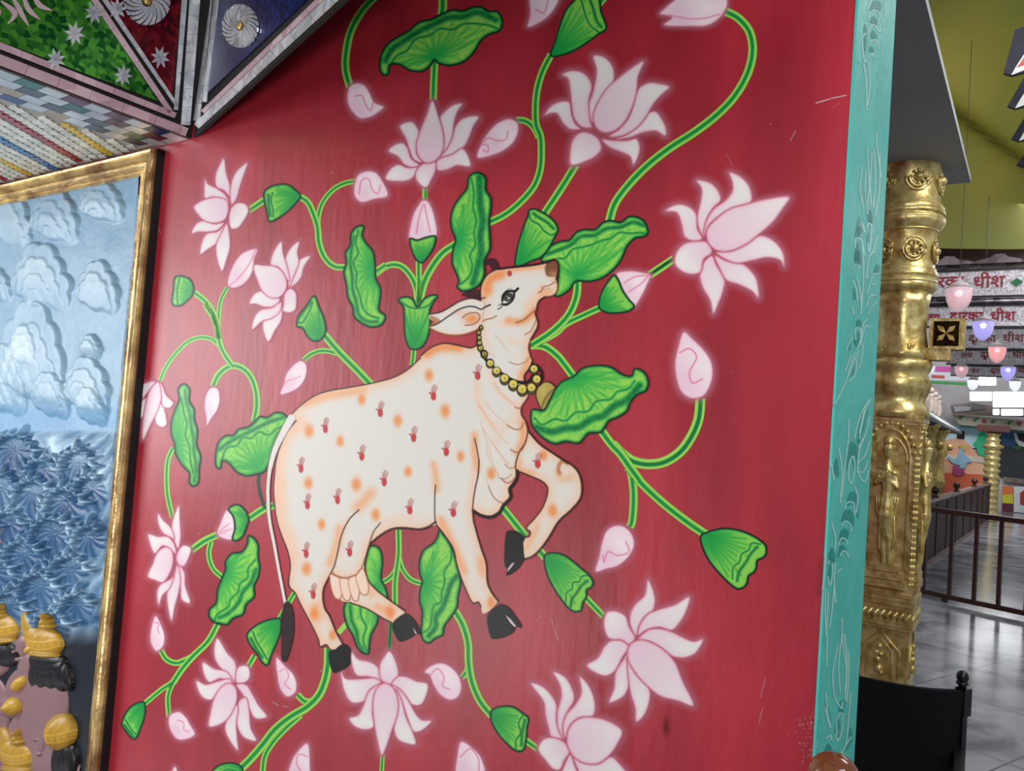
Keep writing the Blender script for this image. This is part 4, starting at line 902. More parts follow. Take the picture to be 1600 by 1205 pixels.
M_FIG = paint_mat('figure_paint', .35, alpha=False)
def lump(box, terms, color, nm, parent, base=.01, step=1.0, smoothk=.0, label=None):
    """one bulging modelled piece: terms are (x,y,rx,ry,height,tilt)"""
    x0, y0, x1, y1 = box; X, Y = np.meshgrid(np.arange(x0, x1, step), np.arange(y0, y1, step)); h = np.zeros(X.shape)
    for (x, y, rx, ry, a, tl_) in terms:
        c, s_ = math.cos(tl_), math.sin(tl_); u = ((X-x)*c+(Y-y)*s_)/rx; v = (-(X-x)*s_+(Y-y)*c)/ry
        e = a*np.sqrt(np.clip(1-u*u-v*v, 0, 1)); h = np.maximum(h, e)+.15*np.minimum(h, e)
    col = color(X, Y, h) if callable(color) else np.broadcast_to(np.array(color, float), X.shape+(3,))
    if callable(color) and isinstance(col, tuple): col, h = col
    k = h > 1e-4; kk = k.copy(); kk[1:] |= k[:-1]; kk[:-1] |= k[1:]; kk[:, 1:] |= k[:, :-1]; kk[:, :-1] |= k[:, 1:]
    ny, nx = X.shape; idx = np.arange(ny*nx).reshape(ny, nx); cell = kk[:-1, :-1] & kk[1:, :-1] & kk[:-1, 1:] & kk[1:, 1:]
    j, i = np.nonzero(cell); f = np.stack([idx[j, i], idx[j+1, i], idx[j+1, i+1], idx[j, i+1]], 1)
    used, inv = np.unique(f, return_inverse=True); f = inv.reshape(f.shape)
    V = WALL.at(X.ravel()[used], Y.ravel()[used], h.ravel()[used]+np.where(h.ravel()[used] > 1e-4, base, 0))
    o = mesh_obj(nm, V, f, M_FIG, parent, smooth=True, colors=np.concatenate([lin(np.clip(col.reshape(-1, 3)[used], 0, 255)), np.ones((len(used), 1))], 1))
    if label: o['label'] = label
    return o
GOLD_ = np.array((186, 144, 52.))
def crown_col(cx, cy, rx, ry):
    def f(X, Y, h):
        u = (X-cx)/rx; v = (Y-cy)/ry-.12*u
        pat = np.exp(-((v-.42+.25*u*u)/.07)**2)+np.exp(-((v-.02+.25*u*u)/.07)**2)+np.abs(np.sin(11*u))*np.exp(-((v-.22+.25*u*u)/.11)**2)+.6*np.abs(np.sin(8*u+4*v))*np.exp(-((v+.35)/.22)**2)
        hh = h+np.where(h > 0, .0015*pat, 0)
        return GOLD_*(.9+.15*pat[..., None]), hh
    return f
SKIN = (134, 102, 106)
def figure(body, face_parts, crown, hair, extra=(), label=None):
    f = lump(*body, SKIN, 'carved_figure', rel, base=.004, label=label)
    if hair: lump(*hair, lambda X, Y, h: (np.broadcast_to(np.array((22., 18, 22)), X.shape+(3,)), h+np.where(h > 0, .0004*np.sin(X*1.3+2*np.sin(Y*.08)), 0)), 'hair', f, base=.008)
    lump(*crown[:2], crown_col(*crown[2]), 'crown', f, base=.010)
    for e in extra: lump(*e, (190, 150, 56), 'armlet', f, base=.014)
    return f
# main figure seen from behind, head turned left
figure(((-8, 985, 116, 1206), [(74, 1108, 36, 62, 0.0238, .15), (58, 1160, 46, 60, 0.0204, 0), (40, 1072, 26, 34, 0.0218, .5), (18, 1104, 26, 17, 0.0204, .25), (48, 1040, 16, 22, 0.0204, .2), (42, 1008, 11, 20, 0.0245, .1), (35, 1016, 5, 6, 0.0272, 0), (38, 1028, 6, 5, 0.0245, 0)]), None,
       ((36, 950, 110, 1032), [(76, 1003, 28, 25, 0.0272, .15), (57, 984, 13, 32, 0.0231, -.38), (85, 976, 12, 5, 0.0354, .1), (85, 969, 7, 6, 0.0381, 0), (85, 960, 3, 7, 0.0381, 0), (60, 1013, 6, 7, 0.0326, 0), (76, 1020, 26, 5, 0.0299, .15)], (74, 1000, 30, 28)),
       ((40, 1004, 126, 1092), [(63, 1050, 11, 27, 0.0204, .12), (76, 1050, 13, 30, 0.0231, .05), (89, 1050, 13, 30, 0.0231, 0), (101, 1052, 12, 29, 0.0211, -.1), (110, 1056, 9, 24, 0.0177, -.2), (80, 1032, 30, 16, 0.0231, .1)]),
       [((18, 1084, 46, 1120), [(31, 1101, 12, 15, 0.0340, .2), (31, 1101, 6, 8, 0.0394, .2)]), ((28, 1050, 54, 1084), [(42, 1066, 9, 15, 0.0313, .6)])], 'bare-backed figure with a gold crown and long black hair')
figure(((-90, 1000, 26, 1206), [(-20, 1110, 40, 60, 0.0204, 0), (-4, 1038, 22, 20, 0.0231, 0), (-50, 1070, 30, 40, 0.0204, 0)]), None,
       ((-40, 936, 40, 1012), [(6, 982, 30, 26, 0.0272, 0), (10, 960, 12, 5, 0.0340, 0), (11, 954, 6, 5, 0.0367, 0), (12, 947, 3, 6, 0.0367, 0), (6, 1000, 28, 5, 0.0299, 0)], (6, 978, 31, 27)),
       ((-40, 1000, 50, 1050), [(10, 1022, 33, 20, 0.0231, .0), (32, 1016, 12, 22, 0.0231, 0)]))
figure(((-60, 1150, 30, 1240), [(0, 1200, 20, 30, 0.0231, 0), (4, 1180, 9, 18, 0.0272, 0)]), None,
       ((2, 1126, 72, 1212), [(37, 1180, 27, 26, 0.0299, .1), (19, 1162, 12, 30, 0.0245, -.3), (42, 1155, 11, 5, 0.0367, 0), (42, 1149, 6, 5, 0.0394, 0), (42, 1141, 3, 6, 0.0394, 0), (36, 1198, 25, 5, 0.0326, .1)], (36, 1176, 28, 31)), None)
figure(((60, 1120, 130, 1240), [(76, 1158, 10, 22, 0.0245, .1), (68, 1152, 5, 5, 0.0272, 0), (72, 1175, 6, 5, 0.0258, 0), (104, 1205, 26, 30, 0.0204, 0)]), None,
       ((76, 1106, 128, 1180), [(102, 1142, 22, 30, 0.0340, .1), (100, 1142, 10, 26, 0.0394, .1)], (102, 1142, 22, 30)),
       ((80, 1146, 132, 1234), [(98, 1190, 10, 32, 0.0204, 0), (109, 1190, 11, 34, 0.0224, 0), (119, 1190, 9, 30, 0.0190, 0)]))
figure(((-20, 820, 14, 905), [(-2, 850, 12, 20, 0.0204, 0), (-8, 885, 16, 18, 0.0204, 0)]), None, ((-24, 822, 10, 850), [(-6, 832, 14, 10, 0.0272, 0)], (-6, 832, 14, 10)), None)

# ================================================================ mirror-work pelmets overhead and mosaic soffit
Cc = WALL.at(300, 216); aC = float(Cc@A3); HZ = float(Cc[2])
def soff(a, b): return A3*a+B3*b+Z3*HZ
azf = math.radians(180-36.6); D2 = np.array([math.sin(azf), math.cos(azf), 0.])     # second pelmet runs towards the room
lean = None
for t in np.linspace(-.4, .4, 161):
    q = Cc+.7*(Z3-A3*t); r_ = q-EYE; x = 800+F*(r_@RIGHT)/(r_@FWD); y = 602.5-F*(r_@UP)/(r_@FWD)
    xx = 300+(x-300)*(216-0)/(216-y)
    if lean is None or abs(xx-331) < lean[0]: lean = (abs(xx-331), t)
UPV = Z3-A3*lean[1]
P1 = Plane(Cc, np.cross(B3, UPV)); P2 = Plane(Cc, np.cross(D2, UPV))
def mirror(name, c, c2, rough=.12, scale=40, metal=.9):
    return mat(name, c, c2, rough=rough, metal=metal, scale=scale, kind='voronoi', lo=.2, hi=.8, bump=.5)
M_MIR = mirror('mirror_pieces', (240, 242, 246), (196, 200, 208), .25, 40, .45); M_PINK = mirror('pink_mirror', (232, 204, 210), (198, 164, 176), .3, 14, .3)
M_GRN = mirror('green_foil', (12, 92, 34), (96, 188, 62), .25, 70, .6); M_RED = mirror('red_foil', (82, 12, 24), (150, 26, 40), .25, 60, .6); M_BLU = mirror('blue_foil', (14, 22, 66), (34, 50, 112), .3, 70, .25)
def plate(plane, P, m, nm, parent, t0=.0, t=.003, mats=None):
    q = [plane.at(x, y, t0) for x, y in P]
    return MB().prism(q, plane.n*t).build(nm, m, parent)
pel = []
for nm, pl, d, L, lab in (('mirror_pelmet', P1, -B3, 1.9, 'overhead pelmet with green and red foil triangles edged in mirror strips'), ('mirror_pelmet', P2, D2, 2.2, 'overhead pelmet with a blue foil triangle rising over the red wall')):
    e = empty(nm, Cc, lab, 'pelmet'); pel.append(e)
    q = [Cc, Cc+d*L, Cc+d*L+UPV*1.0, Cc+UPV*1.0]
    MB().prism([v-pl.n*.002 for v in q], -pl.n*.010).build('pelmet_board', M_DARK, e)
def strip(pl, e, a, b, w0, w1, m, nm='mirror_strip', t0=.001, segs=9):
    a = np.array(a, float); b = np.array(b, float); u = (b-a)/np.linalg.norm(b-a); n = np.array([-u[1], u[0]])
    mb_ = MB(); k = segs
    for i in range(k):
        s0, s1 = i/k, (i+.985)/k; p = a+(b-a)*s0; q = a+(b-a)*s1; wa = w0+(w1-w0)*s0; wb = w0+(w1-w0)*s1
        mb_.prism([pl.at(*(v), t0) for v in (p-n*wa/2, q-n*wb/2, q+n*wb/2, p+n*wa/2)], pl.n*.003)
    return mb_.build(nm, m, e)
e1, e2 = pel
plate(P1, [(-160, -60), (102, -60), (246, 158), (-160, 4)], M_GRN, 'green_foil_panel', e1, .0, .002)
plate(P1, [(126, -60), (287, -60), (269, 150)], M_RED, 'red_foil_panel', e1, .0, .002)
strip(P1, e1, (-160, 8), (274, 181), 11, 9, M_PINK); strip(P1, e1, (-160, 32), (292, 207), 18, 13, M_PINK); 
strip(P1, e1, (106, -60), (266, 176), 10, 8, M_PINK); strip(P1, e1, (122, -60), (276, 166), 8, 5, M_MIR)
strip(P1, e1, (292, -60), (274, 172), 9, 6, M_MIR); strip(P1, e1, (308, -60), (289, 196), 17, 14, M_MIR)
plate(P2, [(351, -60), (545, -60), (325, 146)], M_BLU, 'blue_foil_panel', e2, .0, .002)
strip(P2, e2, (332, -60), (308, 190), 12, 11, M_MIR); strip(P2, e2, (346, -60), (321, 160), 7, 6, M_MIR)
strip(P2, e2, (565, -60), (318, 176), 9, 6, M_PINK); strip(P2, e2, (580, -55), (308, 198), 14, 10, M_MIR)
def star(pl, e, cx, cy, r, rot=0, asp=.85):
    mb_ = MB()
    for k in range(8):
        t = rot+k*math.pi/4; c_ = np.array([cx, cy]); f_ = lambda rr, tt: (cx+rr*math.cos(tt)*asp, cy+rr*math.sin(tt))
        mb_.prism([pl.at(*f_(0.4, t), .003), pl.at(*f_(r*.5, t-.36), .003), pl.at(*f_(r, t), .003), pl.at(*f_(r*.5, t+.36), .003)], pl.n*(.002+.001*(k % 2)))
    mb_.build('mirror_star', M_MIR, e)
for s_ in ((115, 53, 20, .2), (86, 93, 18, .5), (191, 118, 18, .1), (146, 20, 19, .3), (182, 14, 18, 0), (30, 130-60, 0, 0)):
    if s_[2]: star(P1, e1, *s_)
star(P1, e1, 249, 90, 18, .3)
def rosette(pl, e, cx, cy, r, ri, asp, nb=20):
    rb = MB()
    for k in range(nb):
        t = 2*math.pi*k/nb; f_ = lambda rr, tt: (cx+rr*math.cos(tt)*asp, cy+rr*math.sin(tt)); w = math.pi/nb*.86
        pts = [f_(ri+(r-ri)*s_, t+s_*.75-w*(1-.2*s_)) for s_ in np.linspace(0, 1, 6)]+[f_(ri+(r-ri)*s_, t+s_*.75+w*(1-.2*s_)) for s_ in np.linspace(1, 0, 6)]
        rb.prism([pl.at(*p_, .004) for p_ in pts], pl.n*(.003+.0015*(k % 2)))
    o = rb.build('mirror_rosette', M_MIR, e)
    cb = MB(); cb.ball(pl.at(cx, cy, .004), .012, 12); cb.build('rosette_centre', M_GOLD, o)
rosette(P1, e1, 228, 2, 38, 9, .95); rosette(P2, e2, 379, 42, 34, 8, .82, 22)
for k, (x0, y0, x1, y1, x2, y2) in enumerate([(0, 2, 22, 22, 12, 38), (18, -4, 30, 18, 44, 42), (34, -8, 44, 16, 62, 32), (50, -10, 60, 8, 82, 18), (-14, 4, -4, 20, -20, 40)]):
    c_ = curve([(x0, y0), (x1, y1), (x2, y2)]); n = len(c_); w = 4*np.sin(np.linspace(.3, math.pi, n)); g_ = np.gradient(c_, axis=0); g_ /= np.linalg.norm(g_, axis=1)[:, None]; nn_ = np.stack([-g_[:, 1], g_[:, 0]], 1)
    plate(P1, [tuple(v) for v in np.vstack([c_+nn_*w[:, None], (c_-nn_*w[:, None])[::-1]])], M_PINK, 'mirror_plume', e1, .003)
# soffit: checker border along the pelmet, then coloured mosaic
SP = Plane(soff(0, 0), Z3); SP.n = -Z3
sof = empty('mosaic_soffit', soff(aC+.4, CW-.4), 'white mosaic soffit with red, blue and yellow zigzag stripes above the gilded frame', 'soffit')
q = [soff(aC+.012, CW), soff(aC+.012, CW-1.6), soff(aC+2.4, CW-1.6), soff(aC+2.4, CW)]
MB().prism(q, Z3*.05).build('soffit_board', mat('grout', (176, 176, 168), (150, 150, 144), rough=.6), sof)
wch = abs(float(SP.at(0, 157)@A3)-float(SP.at(0, 112)@A3))
cols = [(222, 226, 228), (58, 72, 118), (196, 200, 204), (112, 58, 78), (206, 210, 212), (70, 118, 104), (186, 160, 128), (84, 84, 92)]
mm = [mat('checker_tile', c, tuple(int(v*.85) for v in c), rough=.2, metal=.4, scale=9) for c in cols]
mb = MB(); da = wch/4
for j in range(4):
    for i in range(34):
        b0 = CW-.004-i*.058-(.029 if j % 2 else 0); a0 = aC+.014+j*da
        if b0 > CW: b0 = CW
        b1 = b0-.056
        c_ = (0, 2, 4)[(i+j) % 3] if (i+j) % 2 == 0 else (1, 3, 5, 7, 6)[(j+i//3) % 5]
        mb.m = c_; mb.prism([soff(a0, b0), soff(a0+da*.95, b0), soff(a0+da*.95, b1), soff(a0, b1)], -Z3*.003)
mb.build('checker_border', None, sof, mats=mm)
tc_ = [(232, 232, 222), (166, 44, 54), (44, 118, 178), (222, 188, 62), (214, 218, 206)]
tm = [mat('mosaic_tile', c, tuple(int(v*.88) for v in c), rough=.22, scale=14, spec=.6) for c in tc_]
O_ = SP.at(65, 215); v1 = SP.at(73.2, 219.9)-O_; v2 = SP.at(77, 212)-O_
mb = MB(); amin = aC+.014+4*da+.006; rt = np.random.default_rng(5)
for k in range(-26, 22):
    for m_ in range(-44, 40):
        p = O_+v2*k+v1*(m_+(0.0 if k % 2 else .5))
        pts = [p-v1*.72, p+v2*.62, p+v1*.72, p-v2*.62] if k % 4 == 0 else [p-v1*.5-v2*.45, p+v2*.45-v1*.3, p+v1*.5+v2*.45, p-v2*.45+v1*.3]
        pts = [p+(x-p)*.9 for x in pts]
        if min(float(x@A3) for x in pts) < amin or max(float(x@B3) for x in pts) > CW-.004 or min(float(x@B3) for x in pts) < CW-1.55 or max(float(x@A3) for x in pts) > aC+2.3: continue
        kk = k % 12
        mb.m = {0: 1, 8: 2, 4: 3}.get(kk, 0 if rt.random() < .6 else 4)
        mb.prism(pts, -Z3*(.003+.002*rt.random()))
mb.build('zigzag_mosaic', None, sof, mats=tm)
# ================================================================ the hall beyond the wall
M_FLOOR, nt_, pf_ = newmat('polished_marble')
tcn = N(nt_, 'ShaderNodeTexCoord'); mpn = N(nt_, 'ShaderNodeMapping'); mpn.inputs['Rotation'].default_value = (0, 0, -math.radians(34.5)); nt_.links.new(tcn.outputs['Object'], mpn.inputs[0])
brk = N(nt_, 'ShaderNodeTexBrick'); brk.offset = 0; brk.inputs['Scale'].default_value = 1.0; brk.inputs['Brick Width'].default_value = .9; brk.inputs['Row Height'].default_value = .9; brk.inputs['Mortar Size'].default_value = .006
nzn = N(nt_, 'ShaderNodeTexNoise'); nzn.inputs['Scale'].default_value = 1.6; nzn.inputs['Detail'].default_value = 8; nzn.inputs['Distortion'].default_value = 1.2
rpn = N(nt_, 'ShaderNodeValToRGB'); rpn.color_ramp.elements[0].position = .35; rpn.color_ramp.elements[1].position = .62
rpn.color_ramp.elements[0].color = (*lin((84, 88, 98)), 1); rpn.color_ramp.elements[1].color = (*lin((160, 163, 170)), 1)
brk.inputs['Mortar'].default_value = (*lin((96, 98, 104)), 1)
nt_.links.new(mpn.outputs[0], nzn.inputs['Vector']); nt_.links.new(mpn.outputs[0], brk.inputs['Vector']); nt_.links.new(nzn.outputs['Fac'], rpn.inputs[0])
nt_.links.new(rpn.outputs[0], brk.inputs['Color1']); nt_.links.new(rpn.outputs[0], brk.inputs['Color2']); nt_.links.new(brk.outputs[0], pf_.inputs['Base Color'])
pf_.inputs['Roughness'].default_value = .16; pf_.inputs['Specular IOR Level'].default_value = .6
mb = MB(); mb.hbox(-3, 12, -.1, 0, 34, 34); tag(mb.build('floor', M_FLOOR), kind='structure')
def ab(P): return float(P@A3), float(P@B3)
def flr(px, py, h=0): return height(px, py, h)
M_GREY = mat('grey_beam_paint', (150, 156, 160), (160, 166, 168), rough=.7, scale=2)
M_OLIVE = mat('olive_ceiling_paint', (118, 112, 28), (92, 98, 26), rough=.65, scale=.9)
zc = 3.75                                                    # depth of the near gilded column
cp = depth(1403, 600, zc); ca, cb = ab(cp)
def colh(py, x=1450): return float(depth(x, py, zc)[2])
zb = float(depth(1517, 283, zc+.1)[2])
# ceiling beam carried by the column
ra = ab(depth(1517, 283, zc+.12))
Pn = height(1443, 0, zb); rb_ = ab(Pn)
mb = MB(); aR = min(ra[0], rb_[0]+.0)
mb.hbox(aR+.45, (ra[1]+cb-2.2)/2, zb, zb+.03, .9, ra[1]-(cb-2.2))
tag(mb.build('trim_2', M_GREY), kind='structure')

# ---------------------------------------------------------------- gilded columns
def molding(mb, a, b, z0, z1, w, n=4, out=.012):
    for i in range(n):
        k = (.4+.6*math.sin(math.pi*(i+.5)/n)); h = (z1-z0)/n
        mb.hbox(a, b, z0+h*i, z0+h*(i+.92), w+2*out*k, w+2*out*k)
def gilded_column(a, b, label, full=True, s=1.0, dz=0.0, rot=0):
    t = empty('gilded_column', A3*a+B3*b, label, 'column', 'gilded columns of the hall')
    H_ = lambda py: colh(py)+dz
    top = H_(247)
    R = .147*s
    if full:
        ys = [247, 253, 258, 262, 268, 300, 325, 332, 337, 342, 348, 354, 360, 366, 372, 400, 425, 432, 438, 444, 450, 458, 464]
        rs = [1.12, 1.18, 1.17, 1.08, .98, .95, .98, 1.1, 1.12, 1.03, 1.12, 1.15, 1.1, .97, .92, .89, .91, 1.0, 1.02, .92, 1.0, .97, .82]
        mb = MB(); mb.lathe(A3*a+B3*b, [(R*1.0*r, H_(y)) for r, y in zip(rs, ys)][::-1], 40)
        mb.build('capital', M_GOLD2, t, True)
        for y_, r_, m_ in ((253, 1.18, .012), (263, 1.10, .008), (332, 1.10, .010), (341, 1.14, .012), (351, 1.16, .011), (360, 1.10, .008), (368, 1.0, .006), (428, .98, .008), (437, 1.02, .011), (447, 1.02, .010), (457, .98, .008)):
            mb = MB(); mb.lathe(A3*a+B3*b+Z3*H_(y_), [(R*r_*.93+m_*math.cos(v), m_*math.sin(v)) for v in np.linspace(-math.pi/2, math.pi/2, 9)], 40); mb.build('ring_moulding', M_GOLD2, t, True)
        # medallions and swags between the rings
        for (y, rr, hh) in ((292, .96, 1.0), (400, .9, .9)):
            for k in range(6):
                q = math.radians(k*60-100); mb = MB(); c = A3*a+B3*b+Z3*H_(y)+np.array([math.cos(q), math.sin(q), 0])*R*rr
                u = np.array([-math.sin(q), math.cos(q), 0]); n_ = np.array([math.cos(q), math.sin(q), 0])
                rad = .058*s*hh
                for r2, dd in ((rad, .004), (rad*.72, .007)):
                    mb.tube([c+n_*.004+u*r2*math.cos(w)+Z3*r2*math.sin(w)*1.1 for w in np.linspace(math.pi*(1 if y < 300 else 0), math.pi*2, 15)], dd, 6)
                mb.ball(c+n_*.004, rad*.42, 10); 
                for w in np.linspace(0, 2*math.pi, 8, endpoint=False): mb.ball(c+n_*.004+(u*math.cos(w)+Z3*math.sin(w))*rad*.55, rad*.16, 6)
                mb.build('medallion', M_GOLD2, t, True)
    # fluted shaft
    mb = MB(); fl = lambda th, z: 1-.05*abs(math.cos(4*th))**3
    zz = [H_(464), H_(480), H_(520), H_(555), H_(566)]; mb.lathe(A3*a+B3*b, [(R*r, z) for r, z in zip((.86, .80, .76, .86, .96), zz)][::-1], 48, mod=fl)
    mb.build('shaft', M_GOLD2, t, True)
    for k in range(4):
        q = math.radians(45+90*k)+TH; mb = MB(); c = A3*a+B3*b+Z3*H_(552)+np.array([math.cos(q), math.sin(q), 0])*R*.72
        for j in range(5): mb.ball(c+np.array([-math.sin(q), math.cos(q), 0])*(j-2)*.018+Z3*(.02-.006*abs(j-2)), .014, 8, (1, 1, 1.8))
        mb.build('shell_ornament', M_GOLD2, t, True)
    # vase, block with niches, mouldings
    mb = MB(); rs = [.94, 1.0, .95, .87, .92, .96, .92, .84, .8, .9, .97, 1.0]; ys = [566, 574, 582, 588, 596, 604, 612, 622, 632, 638, 646, 656]
    mb.lathe(A3*a+B3*b, [(R*r, H_(y)) for r, y in zip(rs, ys)][::-1], 40, mod=lambda th, z: 1+.05*math.cos(20*th)*(H_(632) < z < H_(596))); mb.build('lotus_base', M_GOLD2, t, True)
    w = .240*s
    bm = MB(); bm.hbox(a, b, H_(925), H_(660), w, w); 
    molding(bm, a, b, H_(668), H_(652), w, 3); molding(bm, a, b, H_(948), H_(922), w, 4, .016)
    bm.hbox(a, b, H_(966), H_(948), w*1.04, w*1.04); molding(bm, a, b, H_(978), H_(962), w, 3, .014); bm.hbox(a, b, 0, H_(978), w, w); molding(bm, a, b, .0, .22, w, 5, .05)
    bm.build('pedestal', M_GOLD2, t)
    for (nd, ud) in ((-B3, A3), (-A3, -B3)):                    # the two faces the hall side shows
        fc = A3*a+B3*b+nd*w/2
        g = lambda u, py, o=0.: fc+ud*u*w+Z3*H_(py)+nd*o
        mb = MB()                                              # niche arch
        arc = [g(-.36, 880), g(-.36, 720)]+[g(-.36*math.cos(v), 720-45*math.sin(v)) for v in np.linspace(.1, math.pi-.1, 14)]+[g(.36, 720), g(.36, 880)]
        mb.tube(arc, .008*s, 6); mb.tube([p-(p-g(0, 760))*.14 for p in arc[1:-1]], .005*s, 6)
        for v in np.linspace(.15, math.pi-.15, 13): mb.ball(g(-.43*math.cos(v), 718-53*math.sin(v), .002), .012*s, 8)
        for sx in (-.46, .46):
            for y in np.arange(700, 915, 9): mb.ball(g(sx, y, .0), .011*s*(1+.35*math.sin(y*1.3)), 6)
        mb.build('niche_surround', M_GOLD2, t, True)
        mb = MB()
        for (y0, y1, ww, oo) in ((880, 892, .34, .016), (892, 904, .42, .02), (904, 916, .5, .022)):
            c = g(0, (y0+y1)/2, oo/2); mb.frame_box(c, ud*ww*w*1.6, nd*oo, Z3*(H_(y0)-H_(y1))*.92)
        mb.build('niche_plinth', M_GOLD2, t)
        if full:                                               # flute-playing figure carved in the niche
            V_ = [g(0, 878, .014), g(.03, 845, .018), g(.0, 805, .022), g(-.01, 770, .022), g(.0, 745, .022), g(.01, 722, .024), g(.01, 704, .026),
                  g(-.12, 742, .02), g(-.17, 762, .03), g(-.04, 752, .04), g(.14, 742, .02), g(.20, 758, .03), g(.04, 748, .042), g(-.09, 878, .014), g(-.06, 845, .018)]
            E_s = [(0, 1), (1, 2), (2, 3), (3, 4), (4, 5), (5, 6), (4, 7), (7, 8), (8, 9), (4, 10), (10, 11), (11, 12), (13, 14), (14, 2)]
            rad = [.010, .012, .026, .019, .024, .010, .017, .009, .008, .006, .009, .008, .006, .010, .012]
            mb = MB()
            for i_, j_ in E_s:
                n_ = 6; mb.tube([V_[i_]+(V_[j_]-V_[i_])*q for q in np.linspace(0, 1, n_)], [1.25*(rad[i_]+(rad[j_]-rad[i_])*q) for q in np.linspace(0, 1, n_)], 8)
            for i_ in range(len(V_)): mb.ball(V_[i_], rad[i_]*1.27, 10)
            o = mb.build('niche_figure', M_GOLD2, t, True)
            rm = o.modifiers.new('join', 'REMESH'); rm.mode = 'VOXEL'; rm.voxel_size = .0045
            mb = MB(); mb.tube([g(-.17, 744, .048), g(.17, 730, .04)], .0035, 6); mb.build('flute', M_GOLD2, o, True)
            mb = MB()
            for r_ in (.11, .15, .19): mb.tube([g(r_*math.sin(v)*1.0, 785+r_*260*math.cos(v)*.9-10, .026) for v in np.linspace(-1.5, 1.5, 12)], .0035, 5)
            mb.tube([g(-.13, 800, .02), g(-.17, 840, .02), g(-.1, 862, .02), g(.0, 868, .022), g(.1, 858, .02), g(.12, 800, .02)], .004, 5)
            mb.ball(g(.01, 695, .022), .02, 10, (1, 1, 1.3)); mb.build('garland_and_crown', M_GOLD2, o, True)
        mb = MB()                                              # rope band
        for u in np.linspace(-.45, .45, 9): mb.tube([g(u-.05, 951, .006), g(u, 957, .012), g(u+.05, 963, .006)], .009*s, 6)
        mb.build('rope_band', M_GOLD2, t, True)
        mb = MB()                                              # small shrine below
        mb.tube([g(-.34, 1050), g(-.34, 1010), g(0, 982), g(.34, 1010), g(.34, 1050)], .007*s, 6); mb.tube([g(-.22, 1050), g(-.22, 1012), g(0, 992), g(.22, 1012), g(.22, 1050)], .005*s, 6)
        for (u, y, r_) in ((0, 1040, .02), (.02, 1026, .018), (-.03, 1018, .012), (.05, 1016, .010), (0, 1006, .012), (-.05, 1046, .012)): mb.ball(g(u, y, .006), r_*s*.85, 10)
        mb.build('small_shrine_carving', M_GOLD2, t, True)
    if full:                                                   # bracket with a dark mirrored square
        ba = ca-.19
        mb = MB(); q0 = A3*(a-.20)+B3*(b-.0)+Z3*(H_(505)+H_(548))/2; hh = H_(505)-H_(548)
        mb.frame_box(q0, A3*.145, B3*.10, Z3*hh*1.08); 
        mb.frame_box(A3*(a-.16)+B3*b+Z3*(H_(548)+H_(566))/2, A3*.12, B3*.09, Z3*(H_(548)-H_(566)))
        br_ = mb.build('bracket', M_GOLD2, t)
        mb = MB(); mb.frame_box(q0-B3*.052, A3*.105, B3*.006, Z3*hh*.86); sq = mb.build('dark_mirror_square', mat('dark_green_mirror', (26, 30, 14), (64, 64, 26), rough=.12, scale=30, metal=.7), br_)
        mb = MB(); c = q0-B3*.058
        for k in range(4):
            v = math.pi/4+k*math.pi/2; d_ = A3*math.cos(v)+Z3*math.sin(v); p_ = A3*math.cos(v+1.57)+Z3*math.sin(v+1.57)
            mb.prism([c, c+d_*.03+p_*.012, c+d_*.052, c+d_*.03-p_*.012], -B3*.006)
        mb.build('star_inlay', M_GOLD, br_)
    return t
gilded_column(ca, cb, 'tall gilded column nearest the teal wall edge, with a carved flute player in its niche')

# ---------------------------------------------------------------- olive vaulted ceiling beyond the beam
zs1 = 6.0
bl = depth(1300, 386, zs1+.35); brr = depth(1760, 392, zs1+.35)
def cgrid():
    V = []; n = 28; m_ = 30
    for j in range(m_+1):
        t = j/m_
        for i in range(n+1):
            s_ = i/n; p = bl+(brr-bl)*s_
            q = p+Z3*(1.25*math.sin(t*math.pi/2))-B3*(2.6*(1-math.cos(t*math.pi/2)))+Z3*.9*t
            k = t*3.2+s_*1.7-1.55; q = q+Z3*.22*math.exp(-(k/.22)**2)-B3*.10*math.exp(-((k-.35)/.3)**2)
            V.append(q)
    f = [(j*(n+1)+i, j*(n+1)+i+1, (j+1)*(n+1)+i+1, (j+1)*(n+1)+i) for j in range(m_) for i in range(n)]
    return mesh_obj('ceiling', V, f, M_OLIVE, None, smooth=True)
tag(cgrid(), kind='structure')

# ---------------------------------------------------------------- mirror-work sign boards across the hall
M_SIGN = mirror('mirror_mosaic_board', (232, 229, 234), (168, 164, 174), .3, 75, .3); M_LETTER = mat('red_letters', (150, 22, 44), (124, 18, 40), rough=.4, scale=20)
M_RIB = mirror('mirror_ridge', (150, 140, 146), (70, 62, 70), .25, 16, .6)
def text_mesh(chunks, size):
    V = []; Fs = []
    for txt, dx, dy, sc_ in chunks:
        cu = bpy.data.curves.new('letters', 'FONT'); cu.body = txt; cu.size = size*sc_; cu.extrude = size*.02; cu.offset = size*.012
        to = bpy.data.objects.new('letters', cu); COL.objects.link(to); bpy.context.view_layer.update()
        me = bpy.data.meshes.new_from_object(to.evaluated_get(bpy.context.evaluated_depsgraph_get()))
        bpy.data.objects.remove(to); b_ = len(V)
        V += [(v.co.x+dx*size, v.co.y+dy*size, v.co.z+.006) for v in me.vertices]; Fs += [tuple(i+b_ for i in p_.vertices) for p_ in me.polygons]
        bpy.data.meshes.remove(me)
    return np.array(V), Fs
def letters(chunks, x, y, width, pl_o, ux, uz, un, parent):
    V, Fs = text_mesh(chunks, 1.0); k = width/np.ptp(V[:, 0]); V = V-np.array([V[:, 0].min(), 0, 0]); V[:, :2] *= k; V[:, 2] = V[:, 2]*k*.6
    o_ = pl_o+ux*x+uz*y
    mesh_obj('lettering', o_+V[:, :1]*ux+V[:, 1:2]*uz+V[:, 2:]*un, Fs, M_LETTER, parent)
